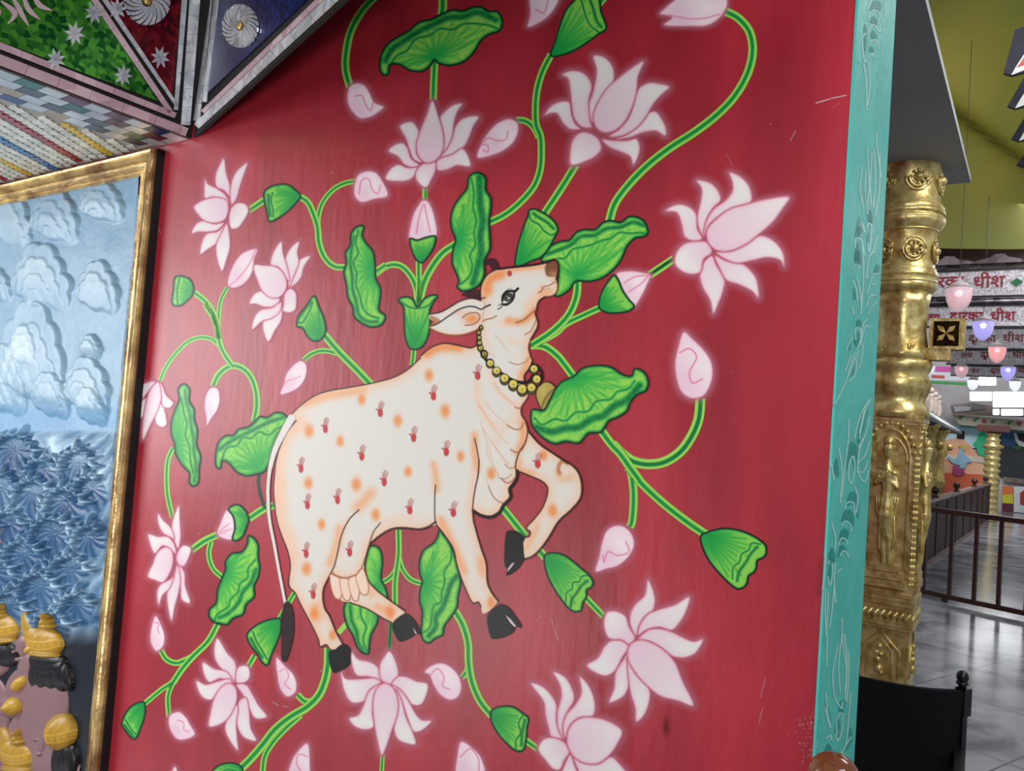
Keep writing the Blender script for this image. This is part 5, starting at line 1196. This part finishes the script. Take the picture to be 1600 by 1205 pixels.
DV = [('द', 0, 0, 1), ('व', .26, -.30, .62), ('ारका', .56, 0, 1)]
def shift(ch, d): return [(t, x+d, y, s_) for t, x, y, s_ in ch]
JAY = [('जय', 0, 0, 1)]; DHISH = [('धीश', 0, 0, 1)]
boards = [
 # depth, y top, y bottom, x left (px), text height px, [(chunks, px x)], baseline px y
 (6.0, 422, 464, 1436, 27, [(DV, 1442, 64), (DHISH, 1521, 49)], 449.5),
 (7.35, 477, 511, 1440, 22, [(JAY, 1446, 23), (DV, 1484, 52), (DHISH, 1548, 39)], 500.5),
 (8.85, 513, 545, 1470, 18, [(DV, 1513, 43), (DHISH, 1567, 33)], 534),
 (10.6, 547, 570, 1478, 13, [(JAY, 1501, 18), (DV, 1532, 36), (DHISH, 1582, 26)], 558.5),
 (12.6, 572, 588, 1485, 10, [(JAY, 1516, 14), (DV, 1547, 28), (DHISH, 1590, 20)], 582)]
labs = ['nearest and largest mirror board with red lettering, topmost in view', 'second mirror board from the top, with the red lettering continuing right', 'third mirror board from the top, behind the violet bell lamp', 'fourth mirror board from the top, small red lettering', 'farthest and lowest mirror board, just above the bright lights']
for i, (z, y0, y1, xl, th_, txt, base) in enumerate(boards):
    pl = depth(xl, (y0+y1)/2, z); pr = depth(1600, (y0+y1)/2, z); o0 = depth(xl, y1, z)
    e = empty('sign_board', o0, labs[i], 'sign board', 'mirror sign boards across the hall')
    hgt = float(depth(1520, y0, z)[2]-depth(1520, y1, z)[2]); ux = -A3; Lb = 2.6
    q = depth(1520, y1, z); bp = Plane(q, B3); o0 = bp.at(xl, y1+ (0)); z0 = float(q[2])
    o0 = np.array([o0[0], o0[1], z0])
    MB().prism([o0, o0+ux*Lb, o0+ux*Lb+Z3*hgt, o0+Z3*hgt], B3*.05).build('board', M_SIGN, e)
    mb = MB()
    for zz in (0, hgt): mb.prism([o0+Z3*(zz-.008)-B3*.01, o0+ux*Lb+Z3*(zz-.008)-B3*.01, o0+ux*Lb+Z3*(zz+.008)-B3*.01, o0+Z3*(zz+.008)-B3*.01], B3*.02)
    mb.build('black_edging', M_BLACK, e)
    mb = MB()
    for k in range(3): 
        st_ = .018 if i == 0 else .036; zz = hgt+st_*(k+.9); mb.tube([o0+Z3*zz+B3*(.02+.02*k), o0+ux*Lb+Z3*zz+B3*(.02+.02*k)], st_*.6, 8)
    mb.build('ridged_cornice', M_RIB, e, True)
    if i == 0:
        mb = MB()
        for k in range(8):
            c = o0+ux*(.34*k+.20)+Z3*(hgt+.05)
            mb.prism([c-ux*.2, c+ux*.2, c+ux*.14+Z3*.025, c+ux*.06+Z3*.045, c+ux*.03+Z3*.07, c-ux*.03+Z3*.07, c-ux*.06+Z3*.045, c-ux*.14+Z3*.025], B3*.03)
        mb.build('crest', M_RIB, e)
    sx = (-A3*.01); dpx = (bp.at(1521, base)-bp.at(1520, base)); mpp = float(np.linalg.norm(dpx))
    size = th_*z/F*1.0*1.22
    for ch, px, wpx in txt:
        p_ = bp.at(px, base); x_ = float((p_-o0)@ux)
        letters(ch, x_, float(p_[2]-o0[2]), float((bp.at(px+wpx, base)-p_)@ux), o0-B3*.004, ux, Z3, -B3, e)
    if i == 0:
        c = bp.at(1589, 441); MB().prism([c+ux*.04-B3*.004, c+Z3*.032-B3*.004, c-ux*.04-B3*.004, c-Z3*.032-B3*.004], -B3*.006).build('green_diamond', mat('green_inlay', (24, 110, 60), rough=.3), e)

zt_ = float(depth(1520, 383, 6.6)[2]); zl_ = float(depth(1520, 424, 6.6)[2]); q = ab(depth(1520, 400, 6.6))
mb = MB(); mb.hbox(q[0]+0., q[1]+.1, zl_, zt_, 4.4, .08); tag(mb.build('trim_3', mat('dark_brown_header', (50, 30, 28), (66, 42, 36), rough=.7, scale=4)), kind='structure')
# ---------------------------------------------------------------- bell lamps hanging in a row
M_GL = {}
def glass(name, c, emit):
    m, nt, p = newmat(name); p.inputs['Base Color'].default_value = (*lin(c), 1); p.inputs['Roughness'].default_value = .2; p.inputs['Alpha'].default_value = .5
    p.inputs['Emission Color'].default_value = (*lin(c), 1); p.inputs['Emission Strength'].default_value = emit; return m
G_PINK = glass('rose_lit_glass', (234, 222, 230), .22); G_VIO = glass('violet_lit_glass', (200, 194, 244), .4); G_RED = glass('red_lit_glass', (240, 196, 196), .4); G_WHT = glass('white_lit_glass', (226, 232, 244), .7)
def emis(name, c, s_): return mat(name, c, c, emit=s_, rough=.4)
E_RED = emis('red_bulb', (255, 120, 120), 9); E_VIO = emis('violet_bulb', (170, 180, 255), 9); E_WHT = emis('white_bulb', (255, 255, 255), 6)
lamps = [(1498, 465, 19, 5.2, G_PINK, E_RED, 'largest bell lamp, rose-lit, in front of the top sign board'), (1536, 514, 15, 6.3, G_VIO, E_VIO, 'violet-lit bell lamp second in the hanging row'), (1558, 552, 12.5, 7.6, G_RED, E_RED, 'red-lit bell lamp third in the hanging row'),
         (1575, 582, 10.5, 9.0, G_VIO, E_VIO, 'violet-lit bell lamp lowest on the right of the row'), (1502, 580, 9.5, 10, G_PINK, E_RED, 'small rose-lit bell lamp beside the pink banner'), (1454, 576, 6, 11, G_WHT, None, 'small unlit white globe beside the gilded column'),
         (1520, 600, 8, 11.5, G_WHT, E_WHT, 'small white bell lamp left of the bright lights'), (1586, 602, 8, 11.5, G_WHT, E_WHT, 'small white bell lamp above the bright lights on the right')]
for x, y, r, z, gm, em, lb in lamps:
    c = depth(x, y, z); R = r*z/F
    e = empty('bell_lamp', c, lb, 'lamp', 'bell lamps hanging in the hall')
    mb = MB(); mb.lathe(c, [(R*k, R*h) for k, h in ((.08, -1.25), (.35, -1.12), (.68, -.8), (.9, -.3), (.98, .2), (1.0, .75), (.96, .8), (.93, .7), (.9, .2), (.8, -.3), (.55, -.75), (.1, -1.05))], 28); mb.build('glass_bell', gm, e, True)
    mb = MB(); mb.tube([c+R*.98*np.array([math.cos(v), math.sin(v), .8]) for v in np.linspace(0, 2*math.pi, 25)], R*.045, 6); mb.lathe(c, [(R*.9, R*.82), (R*.6, R*1.15), (R*.15, R*1.4), (R*.1, R*1.7)], 20); mb.build('lamp_cap', mat('pale_lamp_cap', (196, 184, 190), rough=.3, scale=10), e, True)
    mb = MB(); mb.tube([c+Z3*R*1.6, c+Z3*max((4.4 if z < 6 else 3.7)-float(c[2]), R*3)], .0018, 6); mb.build('hanging_wire', M_BLACK, e)
    if em: mb = MB(); mb.ball(c+Z3*R*.35, R*.3, 12); mb.build('bulb', em, e, True)

# ---------------------------------------------------------------- bunting pendants at the upper right
M_NAVY = mat('navy_cloth', (22, 22, 40), (34, 32, 52), rough=.8, scale=20); M_WHT = mat('white_cloth', (222, 224, 224), (186, 196, 200), rough=.8, scale=30); M_SAL = mat('salmon_cloth', (206, 92, 82), (188, 74, 70), rough=.8, scale=20)
for i, (x0, y0, x1, y1, lb) in enumerate([(1596, 46, 1580, 118, 'highest navy pendant, white edged with a salmon middle'), (1612, 118, 1586, 170, 'second navy pendant from the top, pale inside'), (1618, 172, 1592, 221, 'third navy pendant from the top, by the frame edge'), (1622, 226, 1600, 262, 'lowest navy pendant of the bunting')]):
    zz = 3.4+.35*i; D_ = lambda x, y: depth(x, y, zz)
    e = empty('bunting_pendant', D_(x1, y1), lb, 'bunting', 'navy bunting pendants')
    MB().prism([D_(x0-10, y0), D_(x0+50, y0-20), D_(x1+46, y1-12), D_(x1, y1), D_(x1-12, y1-4)], B3*.02).build('navy_backing', M_NAVY, e)
    MB().prism([p-B3*.006 for p in (D_(x1+30, y1-48), D_(x1+46, y1-34), D_(x1+42, y1-16), D_(x1, y1), D_(x1+8, y1-14))], B3*.005).build('white_face', M_WHT, e)
    if i == 0: MB().prism([p-B3*.014 for p in (D_(x1+31, y1-40), D_(x1+44, y1-32), D_(x1+38, y1-22), D_(x1+11, y1-12))], B3*.006).build('salmon_centre', M_SAL, e)

# ---------------------------------------------------------------- railing and panelled partition
M_WOOD = mat('dark_polished_wood', (40, 20, 17), (58, 28, 22), rough=.3, scale=5, stretch=(1, 1, 6)); M_WOOD2 = mat('brown_panel_wood', (58, 28, 18), (34, 17, 13), rough=.5, spec=.2, scale=4, stretch=(1, 1, 5))
r0 = flr(1412, 918, .06); r1 = flr(1620, 962, .06); d_ = (r1-r0); d_[2] = 0; Lr = np.linalg.norm(d_); dn = d_/Lr
htop = float((depth(1496, 800, flr(1491, 931, .06)[1]))[2])
rl = empty('wooden_railing', r0*np.array([1, 1, 0]), 'dark wooden railing with upright bars across the marble floor', 'railing')
nr = np.array([-dn[1], dn[0], 0])
base = r0*np.array([1, 1, 0])-dn*.2
mb = MB(); mb.frame_box(base+dn*(Lr/2+.5)+Z3*(htop), dn*(Lr+1.2), nr*.07, Z3*.05); mb.build('top_rail', M_WOOD, rl)
mb = MB(); mb.frame_box(base+dn*(Lr/2+.5)+Z3*.06, dn*(Lr+1.2), nr*.05, Z3*.05); mb.build('bottom_rail', M_WOOD, rl)
for px, py in ((1449, 923), (1491, 931), (1533, 938), (1577, 944), (1622, 952), (1668, 960), (1716, 969)):
    g0 = flr(px, py, .06); s_ = float((g0-base)@dn); c = base+dn*s_
    mb = MB(); mb.frame_box(c+Z3*(htop+.06)/2, dn*.035, nr*.035, Z3*(htop-.08)); mb.build('upright_bar', M_WOOD, rl)
for s_ in (0.12, Lr*.5, Lr+.9):
    mb = MB(); mb.frame_box(base+dn*s_+Z3*.03, dn*.05, nr*.05, Z3*.06); mb.build('foot', M_WOOD, rl)
w0 = flr(1400, 914, 0); w1 = flr(1556, 806, 0); dd = w1-w0; Lp = np.linalg.norm(dd); du = dd/Lp; dnn = np.array([-du[1], du[0], 0])
pt = empty('panelled_partition', w0, 'long brown panelled partition with ball finials running back into the hall', 'partition')
hp = .84
mb = MB(); mb.frame_box(w0+dd/2+Z3*hp/2, dd, dnn*.05, Z3*hp); mb.build('panel', M_WOOD2, pt)
mb = MB(); mb.frame_box(w0+dd/2+Z3*(hp+.02), dd, dnn*.10, Z3*.045); mb.build('capping_rail', mat('worn_rail', (150, 118, 110), (110, 76, 68), rough=.25, scale=3), pt)
mb = MB(); mb.frame_box(w0+dd/2+Z3*.03-dnn*.03, dd, dnn*.012, Z3*.06); mb.build('skirting', mat('pale_skirting', (120, 92, 84), rough=.4), pt)
for k in range(12):
    mb = MB(); mb.frame_box(w0+dd*(k+.5)/12+Z3*hp/2-dnn*.03, du*.06, dnn*.012, Z3*(hp-.1)); mb.build('panel_stile', M_WOOD2, pt)
for px in (1461, 1494, 1522, 1540, 1553):
    u = (px-800)/F; best = min(np.linspace(0, 1, 400), key=lambda t: abs(((w0+dd*t+Z3*hp-EYE)@RIGHT)/((w0+dd*t+Z3*hp-EYE)@FWD)-u)); c = w0+dd*best+Z3*(hp+.04)
    mb = MB(); mb.lathe(c, [(.05, 0), (.05, .015), (.02, .04), (.03, .06)], 14); mb.ball(c+Z3*.10, .055, 14); mb.build('ball_finial', M_WOOD, pt, True)

# ---------------------------------------------------------------- far end of the hall
zf = 21.0
FARP = Plane(depth(1540, 700, zf), B3)
def fq_(pts, off=0.): return [FARP.at(x, y, off) for x, y in pts]
def slab(nm, pts, m, parent=None, off=0., t=.06, n=None):
    P_ = Plane(FARP.p0+FARP.n*off, B3).at(np.array([p[0] for p in pts], float), np.array([p[1] for p in pts], float)); return MB().prism(list(P_), FARP.n*t).build(nm, m, parent)
M_PLAS = mat('pale_plaster', (196, 190, 190), (182, 176, 178), rough=.7, scale=2)
tag(slab('wall_back', [(700, 330), (2100, 330), (2100, 880), (700, 800)], M_PLAS, off=-.3, t=.25), kind='structure')
def fm(nm, c, c2=None, **k): return mat(nm, c, c2 or tuple(int(v*.86) for v in c), rough=.6, scale=k.get('s', 1.2))
mu = empty('painted_landscape', FARP.at(1505, 735), 'orange and green wall painting with a blue dancing figure at the far end', 'mural')
slab('sky', [(1466, 662), (1542, 668), (1542, 700), (1466, 700)], fm('painted_sky', (150, 206, 222), (226, 238, 236)), mu, .02, .02)
slab('orange_hill', [(1466, 690), (1500, 684), (1516, 696), (1528, 712), (1541, 716), (1541, 780), (1466, 778)], fm('painted_orange', (222, 158, 122), (236, 180, 146)), mu, .05, .02)
slab('cream_path', [(1466, 709), (1500, 711), (1541, 714), (1541, 724), (1466, 717)], fm('painted_cream', (226, 208, 188)), mu, .08, .02)
slab('green_tree', [(1529, 678), (1536, 674), (1542, 676), (1541, 713), (1530, 712), (1526, 700), (1520, 694), (1526, 688)], fm('painted_green', (20, 196, 130), (40, 170, 110)), mu, .08, .02)
slab('dark_window', [(1496, 673), (1507, 674), (1507, 686), (1495, 685)], M_DARK, mu, .09, .03)
slab('orange_dado', [(1462, 738), (1541, 742), (1541, 800), (1462, 800)], fm('painted_dado', (214, 110, 60), (200, 90, 54)), mu, .08, .02)
fg = slab('dancing_figure', [(1500, 703), (1502, 699), (1505, 701), (1506, 708), (1510, 713), (1517, 719), (1518, 722), (1511, 724), (1509, 730), (1503, 734), (1498, 733), (1500, 727), (1494, 726), (1486, 722), (1480, 714), (1483, 712), (1489, 718), (1496, 717)], fm('painted_blue_figure', (150, 190, 206), (120, 160, 190)), mu, .12, .04)
slab('yellow_headdress', [(1498, 697), (1503, 695), (1508, 698), (1508, 703), (1505, 703)], fm('painted_yellow', (208, 180, 60)), fg, .14, .02)
slab('magenta_garment', [(1489, 728), (1495, 727), (1500, 731), (1506, 733), (1508, 740), (1502, 744), (1494, 744), (1488, 738)], fm('painted_magenta', (176, 70, 120), (150, 50, 100)), fg, .14, .02)
dkm = empty('dark_painting', FARP.at(1600, 740), 'dark blue and green wall painting at the right edge behind the far column', 'mural')
slab('night_ground', [(1560, 668), (1700, 678), (1700, 760), (1560, 744)], fm('painted_night', (14, 20, 24), (24, 34, 38)), dkm, .05, .03)
slab('blue_cloud', [(1563, 672), (1586, 675), (1590, 690), (1582, 700), (1566, 694)], fm('painted_deep_blue', (40, 84, 130), (26, 60, 100)), dkm, .08, .02)
slab('green_bush', [(1580, 700), (1592, 694), (1598, 700), (1590, 704)], fm('painted_bush', (24, 84, 40)), dkm, .08, .02)
slab('white_arc', [(1584, 677), (1588, 677), (1592, 688), (1602, 693), (1602, 699), (1592, 696), (1586, 688)], fm('painted_white', (210, 214, 214)), dkm, .09, .02)
slab('balustrade_band', [(1568, 745), (1700, 760), (1700, 768), (1568, 752)], fm('carved_band', (130, 116, 104), (80, 66, 58), s=14), dkm, .1, .05)
dado = empty('coloured_dado', FARP.at(1590, 800), 'orange, yellow and maroon painted dado with a white panel below the dark painting', 'dado')
slab('orange_block', [(1566, 759), (1583, 760), (1583, 773), (1566, 773)], fm('dado_orange', (226, 120, 50)), dado, .05, .03)
slab('yellow_block', [(1566, 773), (1583, 773), (1583, 787), (1566, 786)], fm('dado_yellow', (206, 200, 40)), dado, .05, .03)
slab('maroon_block', [(1566, 786), (1583, 787), (1583, 800), (1566, 799)], fm('dado_maroon', (96, 22, 46)), dado, .05, .03)
slab('white_panel', [(1584, 760), (1640, 762), (1640, 806), (1584, 800)], fm('dado_white', (214, 216, 220)), dado, .05, .03)
slab('red_arch', [(1594, 770), (1600, 766), (1640, 768), (1640, 796), (1594, 788)], fm('dado_red', (160, 40, 50)), dado, .09, .02)
# frieze with flowers, cornice, balustrade
fz = empty('floral_frieze', FARP.at(1545, 660, .5), 'cream frieze painted with green sprigs and red flowers over the far openings', 'frieze')
slab('frieze_board', [(1488, 648), (1700, 666), (1700, 682), (1500, 664)], fm('frieze_cream', (206, 198, 178)), fz, .5, .1)
for x, y, c in ((1502, 653, 0), (1525, 656, 0), (1538, 658, 1), (1552, 659, 0), (1578, 661, 0), (1592, 662, 1)):
    if c: slab('painted_flower', [(x+4*math.cos(v), y+3.6*math.sin(v)) for v in np.linspace(0, 6.28, 9)[:-1]], fm('frieze_red', (176, 84, 80)), fz, .62, .02)
    else: slab('painted_sprig', [(x-5, y+1), (x-1, y-3), (x+5, y-3), (x+1, y), (x, y+3)], fm('frieze_green', (70, 130, 84)), fz, .62, .02)
slab('frieze_underside', [(1500, 664), (1700, 682), (1700, 686), (1500, 668)], fm('frieze_teal', (40, 84, 80)), fz, .5, .1)
cn = empty('side_gallery', depth(1438, 640, 9), 'pale side gallery with white balusters running back beside the gilded column', 'gallery')
g0 = depth(1430, 646, 8.6); g1 = depth(1504, 668, 19.5)
hz = float(g0[2]); g1 = g1*np.array([1, 1, 0])+Z3*hz; gd = g1-g0
mb = MB(); mb.prism([g0, g1, g1+Z3*.05, g0+Z3*.05], A3*1.2); mb.build('cornice_edge', fm('cornice_grey', (120, 124, 128), s=6), cn)
mb = MB(); mb.prism([g0+Z3*.05, g1+Z3*.05, g1+Z3*.30+A3*.35, g0+Z3*.30+A3*.35], A3*.04); mb.build('sloping_cornice', fm('cornice_white', (196, 200, 200)), cn)
for k in range(9):
    c = g0+gd*(.02+.8*(k/8)**1.0*.9)+Z3*.3+A3*.35
    mb = MB(); mb.lathe(c, [(.06, 0), (.05, .04), (.075, .12), (.06, .22), (.04, .30), (.07, .36)], 12); mb.ball(c+Z3*.42, .06, 10); mb.build('baluster', fm('baluster_stone', (190, 170, 160)), cn, True)
for px_, lb in ((1449, 'dim gilded pilaster just right of the near column, under the gallery'), (1467, 'dim gilded pilaster under the gallery, left of the orange painting')):
    zz_ = 12.0 if px_ < 1460 else 15.0; c = depth(px_, 700, zz_); rr_ = .11 if px_ < 1460 else .12; ht = hz
    e = empty('gilded_pilaster', c*np.array([1, 1, 0]), lb, 'column', 'dim gilded pilasters')
    b0 = c*np.array([1, 1, 0]); pr_ = [(rr_*1.3, 0), (rr_*1.3, .2), (rr_, .25), (rr_*.9, .8), (rr_*1.3, .9), (rr_, 1.0), (rr_*.85, 1.35), (rr_*1.2, 1.45), (rr_*1.5, 1.55), (rr_, 1.65), (rr_*.8, ht-.2), (rr_*1.4, ht-.08), (rr_*1.5, ht-.01)]
    mb = MB(); mb.lathe(b0, pr_, 18, mod=lambda th, z: 1+.06*math.sin(z*40)); mb.build('pilaster_shaft', M_GOLD, e, True)
    mb = MB(); mb.ball(b0+Z3*1.6-A3*rr_*1.5, rr_*.6, 10); mb.build('side_knob', M_GOLD, e, True)
c = depth(1550, 720, 17.5); b0 = c*np.array([1, 1, 0]); hcol = float(depth(1550, 674, 17.5)[2])
e = empty('gilded_column', b0, 'distant gilded column with a maroon capital between the orange and dark paintings', 'column', 'gilded columns of the hall')
mb = MB(); pr_ = []; ks = 44
for i in range(ks+1):
    z_ = hcol*i/ks; k = .155+.03*math.sin(i*2.1)+(.05 if i in (36, 37) else 0)-(.02 if i > 38 else 0); pr_.append((k, z_))
mb.lathe(b0, pr_, 18); mb.build('shaft', M_GOLD2, e, True)
mb = MB(); mb.frame_box(b0+Z3*(hcol+.06), A3*.62, B3*.5, Z3*.14); mb.build('capital', fm('maroon_capital', (84, 34, 30)), e)
# banner and tube lights
bn = empty('striped_banner', FARP.at(1480, 598, 3), 'pink and green striped banner beside the gilded column', 'banner')
slab('pink_strip', [(1462, 573), (1492, 573), (1492, 582), (1462, 581)], fm('banner_pink', (200, 70, 160)), bn, 3, .03)
slab('white_strip', [(1447, 581), (1515, 583), (1515, 595), (1447, 594)], fm('banner_white', (214, 212, 220)), bn, 3, .02)
slab('red_strip', [(1456, 586), (1476, 587), (1476, 591), (1456, 590)], fm('banner_red', (206, 70, 50)), bn, 3.03, .02)
slab('green_strip', [(1446, 595), (1515, 598), (1515, 603), (1446, 599)], fm('banner_green', (50, 140, 66)), bn, 3.02, .02)
M_TUBE = emis('tube_light_glow', (250, 252, 255), 5)
for i, (x0, x1, y0, y1, lb) in enumerate([(1516, 1549, 613, 626, 'bright white tube light left of the pair at the end of the hall'), (1552, 1640, 613, 636, 'largest glaring white light panel at the end of the hall'), (1552, 1561, 640, 648, 'small white light under the glaring panel'), (1565, 1598, 640, 649, 'long white light under the glaring panel on the right'), (1530, 1556, 586, 602, 'irregular bright light cluster above the tube lights'), (1527, 1566, 571.5, 574.5, 'thin white strip light below the farthest sign board')]):
    e = empty('tube_light', FARP.at((x0+x1)/2, y1, 2.), lb, 'light', 'white lights at the end of the hall')
    slab('light_housing', [(x0-1, y0-1), (x1+1, y0-1), (x1+1, y1+1), (x0-1, y1+1)], fm('housing_grey', (170, 174, 184)), e, 2.0, .05)
    slab('glowing_face', [(x0, y0+1), (x0+1.5, y0), (x1-1.5, y0), (x1, y0+1), (x1, y1-1), (x1-1.5, y1), (x0+1.5, y1), (x0, y1-1)], M_TUBE, e, 2.05, .03)
bz = empty('low_pavilion', FARP.at(1525, 647, 1), 'brown and grey pavilion roof beneath the bright lights', 'roof')
slab('roof_slab', [(1485, 634), (1495, 632), (1515, 629), (1548, 634), (1600, 634), (1600, 652), (1488, 648)], fm('roof_brown', (150, 134, 126)), bz, .8, .05)
slab('white_grille', [(1490, 635), (1518, 636), (1516, 642), (1492, 644)], fm('grille_white', (206, 206, 208), s=12), bz, .87, .04)
slab('dark_gable', [(1510, 634), (1520, 629), (1540, 634), (1540, 640), (1514, 641)], fm('gable_grey', (120, 116, 118)), bz, .87, .03)

# ---------------------------------------------------------------- black chair and the wooden ball post in front
ch = empty('black_chair', depth(1420, 1150, 2.45)*np.array([1, 1, 0]), 'black chair with a low back and ball-topped post below the gilded column', 'chair')
zc2 = 2.45
tl_ = depth(1322, 1052, zc2-.16); tr_ = depth(1503, 1079, zc2+.05); dx = tr_-tl_; ztop = [float(tl_[2]), float(tr_[2])]
dxh = dx*np.array([1, 1, 0]); dxn = dxh/np.linalg.norm(dxh); dny = np.array([-dxn[1], dxn[0], 0]); Wc = float(np.linalg.norm(dxh))
P_ = lambda s_, z, n=0: tl_*np.array([1, 1, 0])+dxh*s_+Z3*z+dny*n
VD = -np.array([1503-800, F, 0.]); VD /= np.linalg.norm(VD)
mb = MB(); V = []; n = 16
for i in range(n+1):
    s_ = i/n; cv = -.03*math.sin(math.pi*s_)+.0; zt = ztop[0]*(1-s_)+ztop[1]*s_-.004*math.sin(math.pi*s_)
    for (zz, o) in ((zt, 0), (zt-.14, .006), (zt-.30, .0), (.44, -.01)):
        V.append(P_(s_, zz, cv+o-.012)); 
    for (zz, o) in ((zt, 0), (zt-.14, .006), (zt-.30, .0), (.44, -.01)): V.append(P_(s_, zz, cv+o+.012))
f = []
for i in range(n):
    a, b = i*8, (i+1)*8
    for k in range(3): f.append((a+k, b+k, b+k+1, a+k+1)); f.append((a+4+k, a+5+k, b+5+k, b+4+k))
    f.append((a, a+4, b+4, b)); f.append((a+3, b+3, b+7, a+7))
f += [(0, 1, 2, 3, 7, 6, 5, 4), tuple(n*8+k for k in (0, 4, 5, 6, 7, 3, 2, 1))]
mesh_obj('backrest', V, f, mat('black_fabric', (5, 5, 8), (8, 8, 11), rough=.85, spec=.15, scale=40, bump=.2), ch, smooth=False)
for s_ in (0.02, 1.0):
    zt = ztop[0]*(1-s_)+ztop[1]*s_
    mb = MB(); c = P_(s_, 0); mb.frame_box(c+Z3*(zt)/2, dxn*.022, dny*.03, Z3*(zt+.01)); 
    mb.frame_box(c+Z3*(zt-.035)+dxn*.008, dxn*.034, dny*.034, Z3*.085); pst = mb.build('back_post', M_BLACK, ch)
    mb = MB(); mb.lathe(c+Z3*(zt+.003), [(.013, 0), (.011, .012), (.019, .018), (.017, .024), (.010, .028)], 16); mb.ball(c+Z3*(zt+.043), .0185, 14, (1, 1, 1.1)); mb.build('ball_finial', M_BLACK, pst, True)
    mb = MB(); mb.frame_box(c+VD*.42+Z3*.23, dxn*.03, VD*.03, Z3*.46); mb.build('front_leg', M_BLACK, ch)
    za = zt-.20
    mb = MB()
    mb.frame_box(c+dxn*.0+VD*.2+Z3*(za), dxn*.05, VD*.46, Z3*.05); mb.frame_box(c+dxn*.0+VD*.40+Z3*(.46+za)/2, dxn*.03, VD*.03, Z3*(za-.46)); mb.build('armrest', M_BLACK, ch)
mb = MB(); mb.frame_box(P_(.5, .45)+VD*.21, dxh*1.0, VD*.44, Z3*.05); mb.build('seat', mat('black_seat', (12, 12, 16), rough=.5), ch)
bc = depth(1303, 1217, 1.0); rr_ = 39*1.0/F
po = empty('ball_topped_post', bc*np.array([1, 1, 0]), 'glossy brown wooden ball on a post at the foot of the teal edge', 'post')
M_BALL = mat('glossy_brown_wood', (120, 66, 34), (92, 46, 26), rough=.12, scale=7, spec=.7, stretch=(1, 1, 3))
mb = MB(); mb.ball(bc, rr_, 32); mb.build('ball', M_BALL, po, True)
mb = MB(); mb.lathe(bc*np.array([1, 1, 0]), [(.05, 0), (.05, .03), (.03, .05), (.026, .4), (.03, bc[2]-rr_-.06), (.045, bc[2]-rr_-.03), (.02, bc[2]-rr_-.005), (.02, bc[2]-rr_+.01)], 24); mb.build('turned_post', M_BALL, po, True)
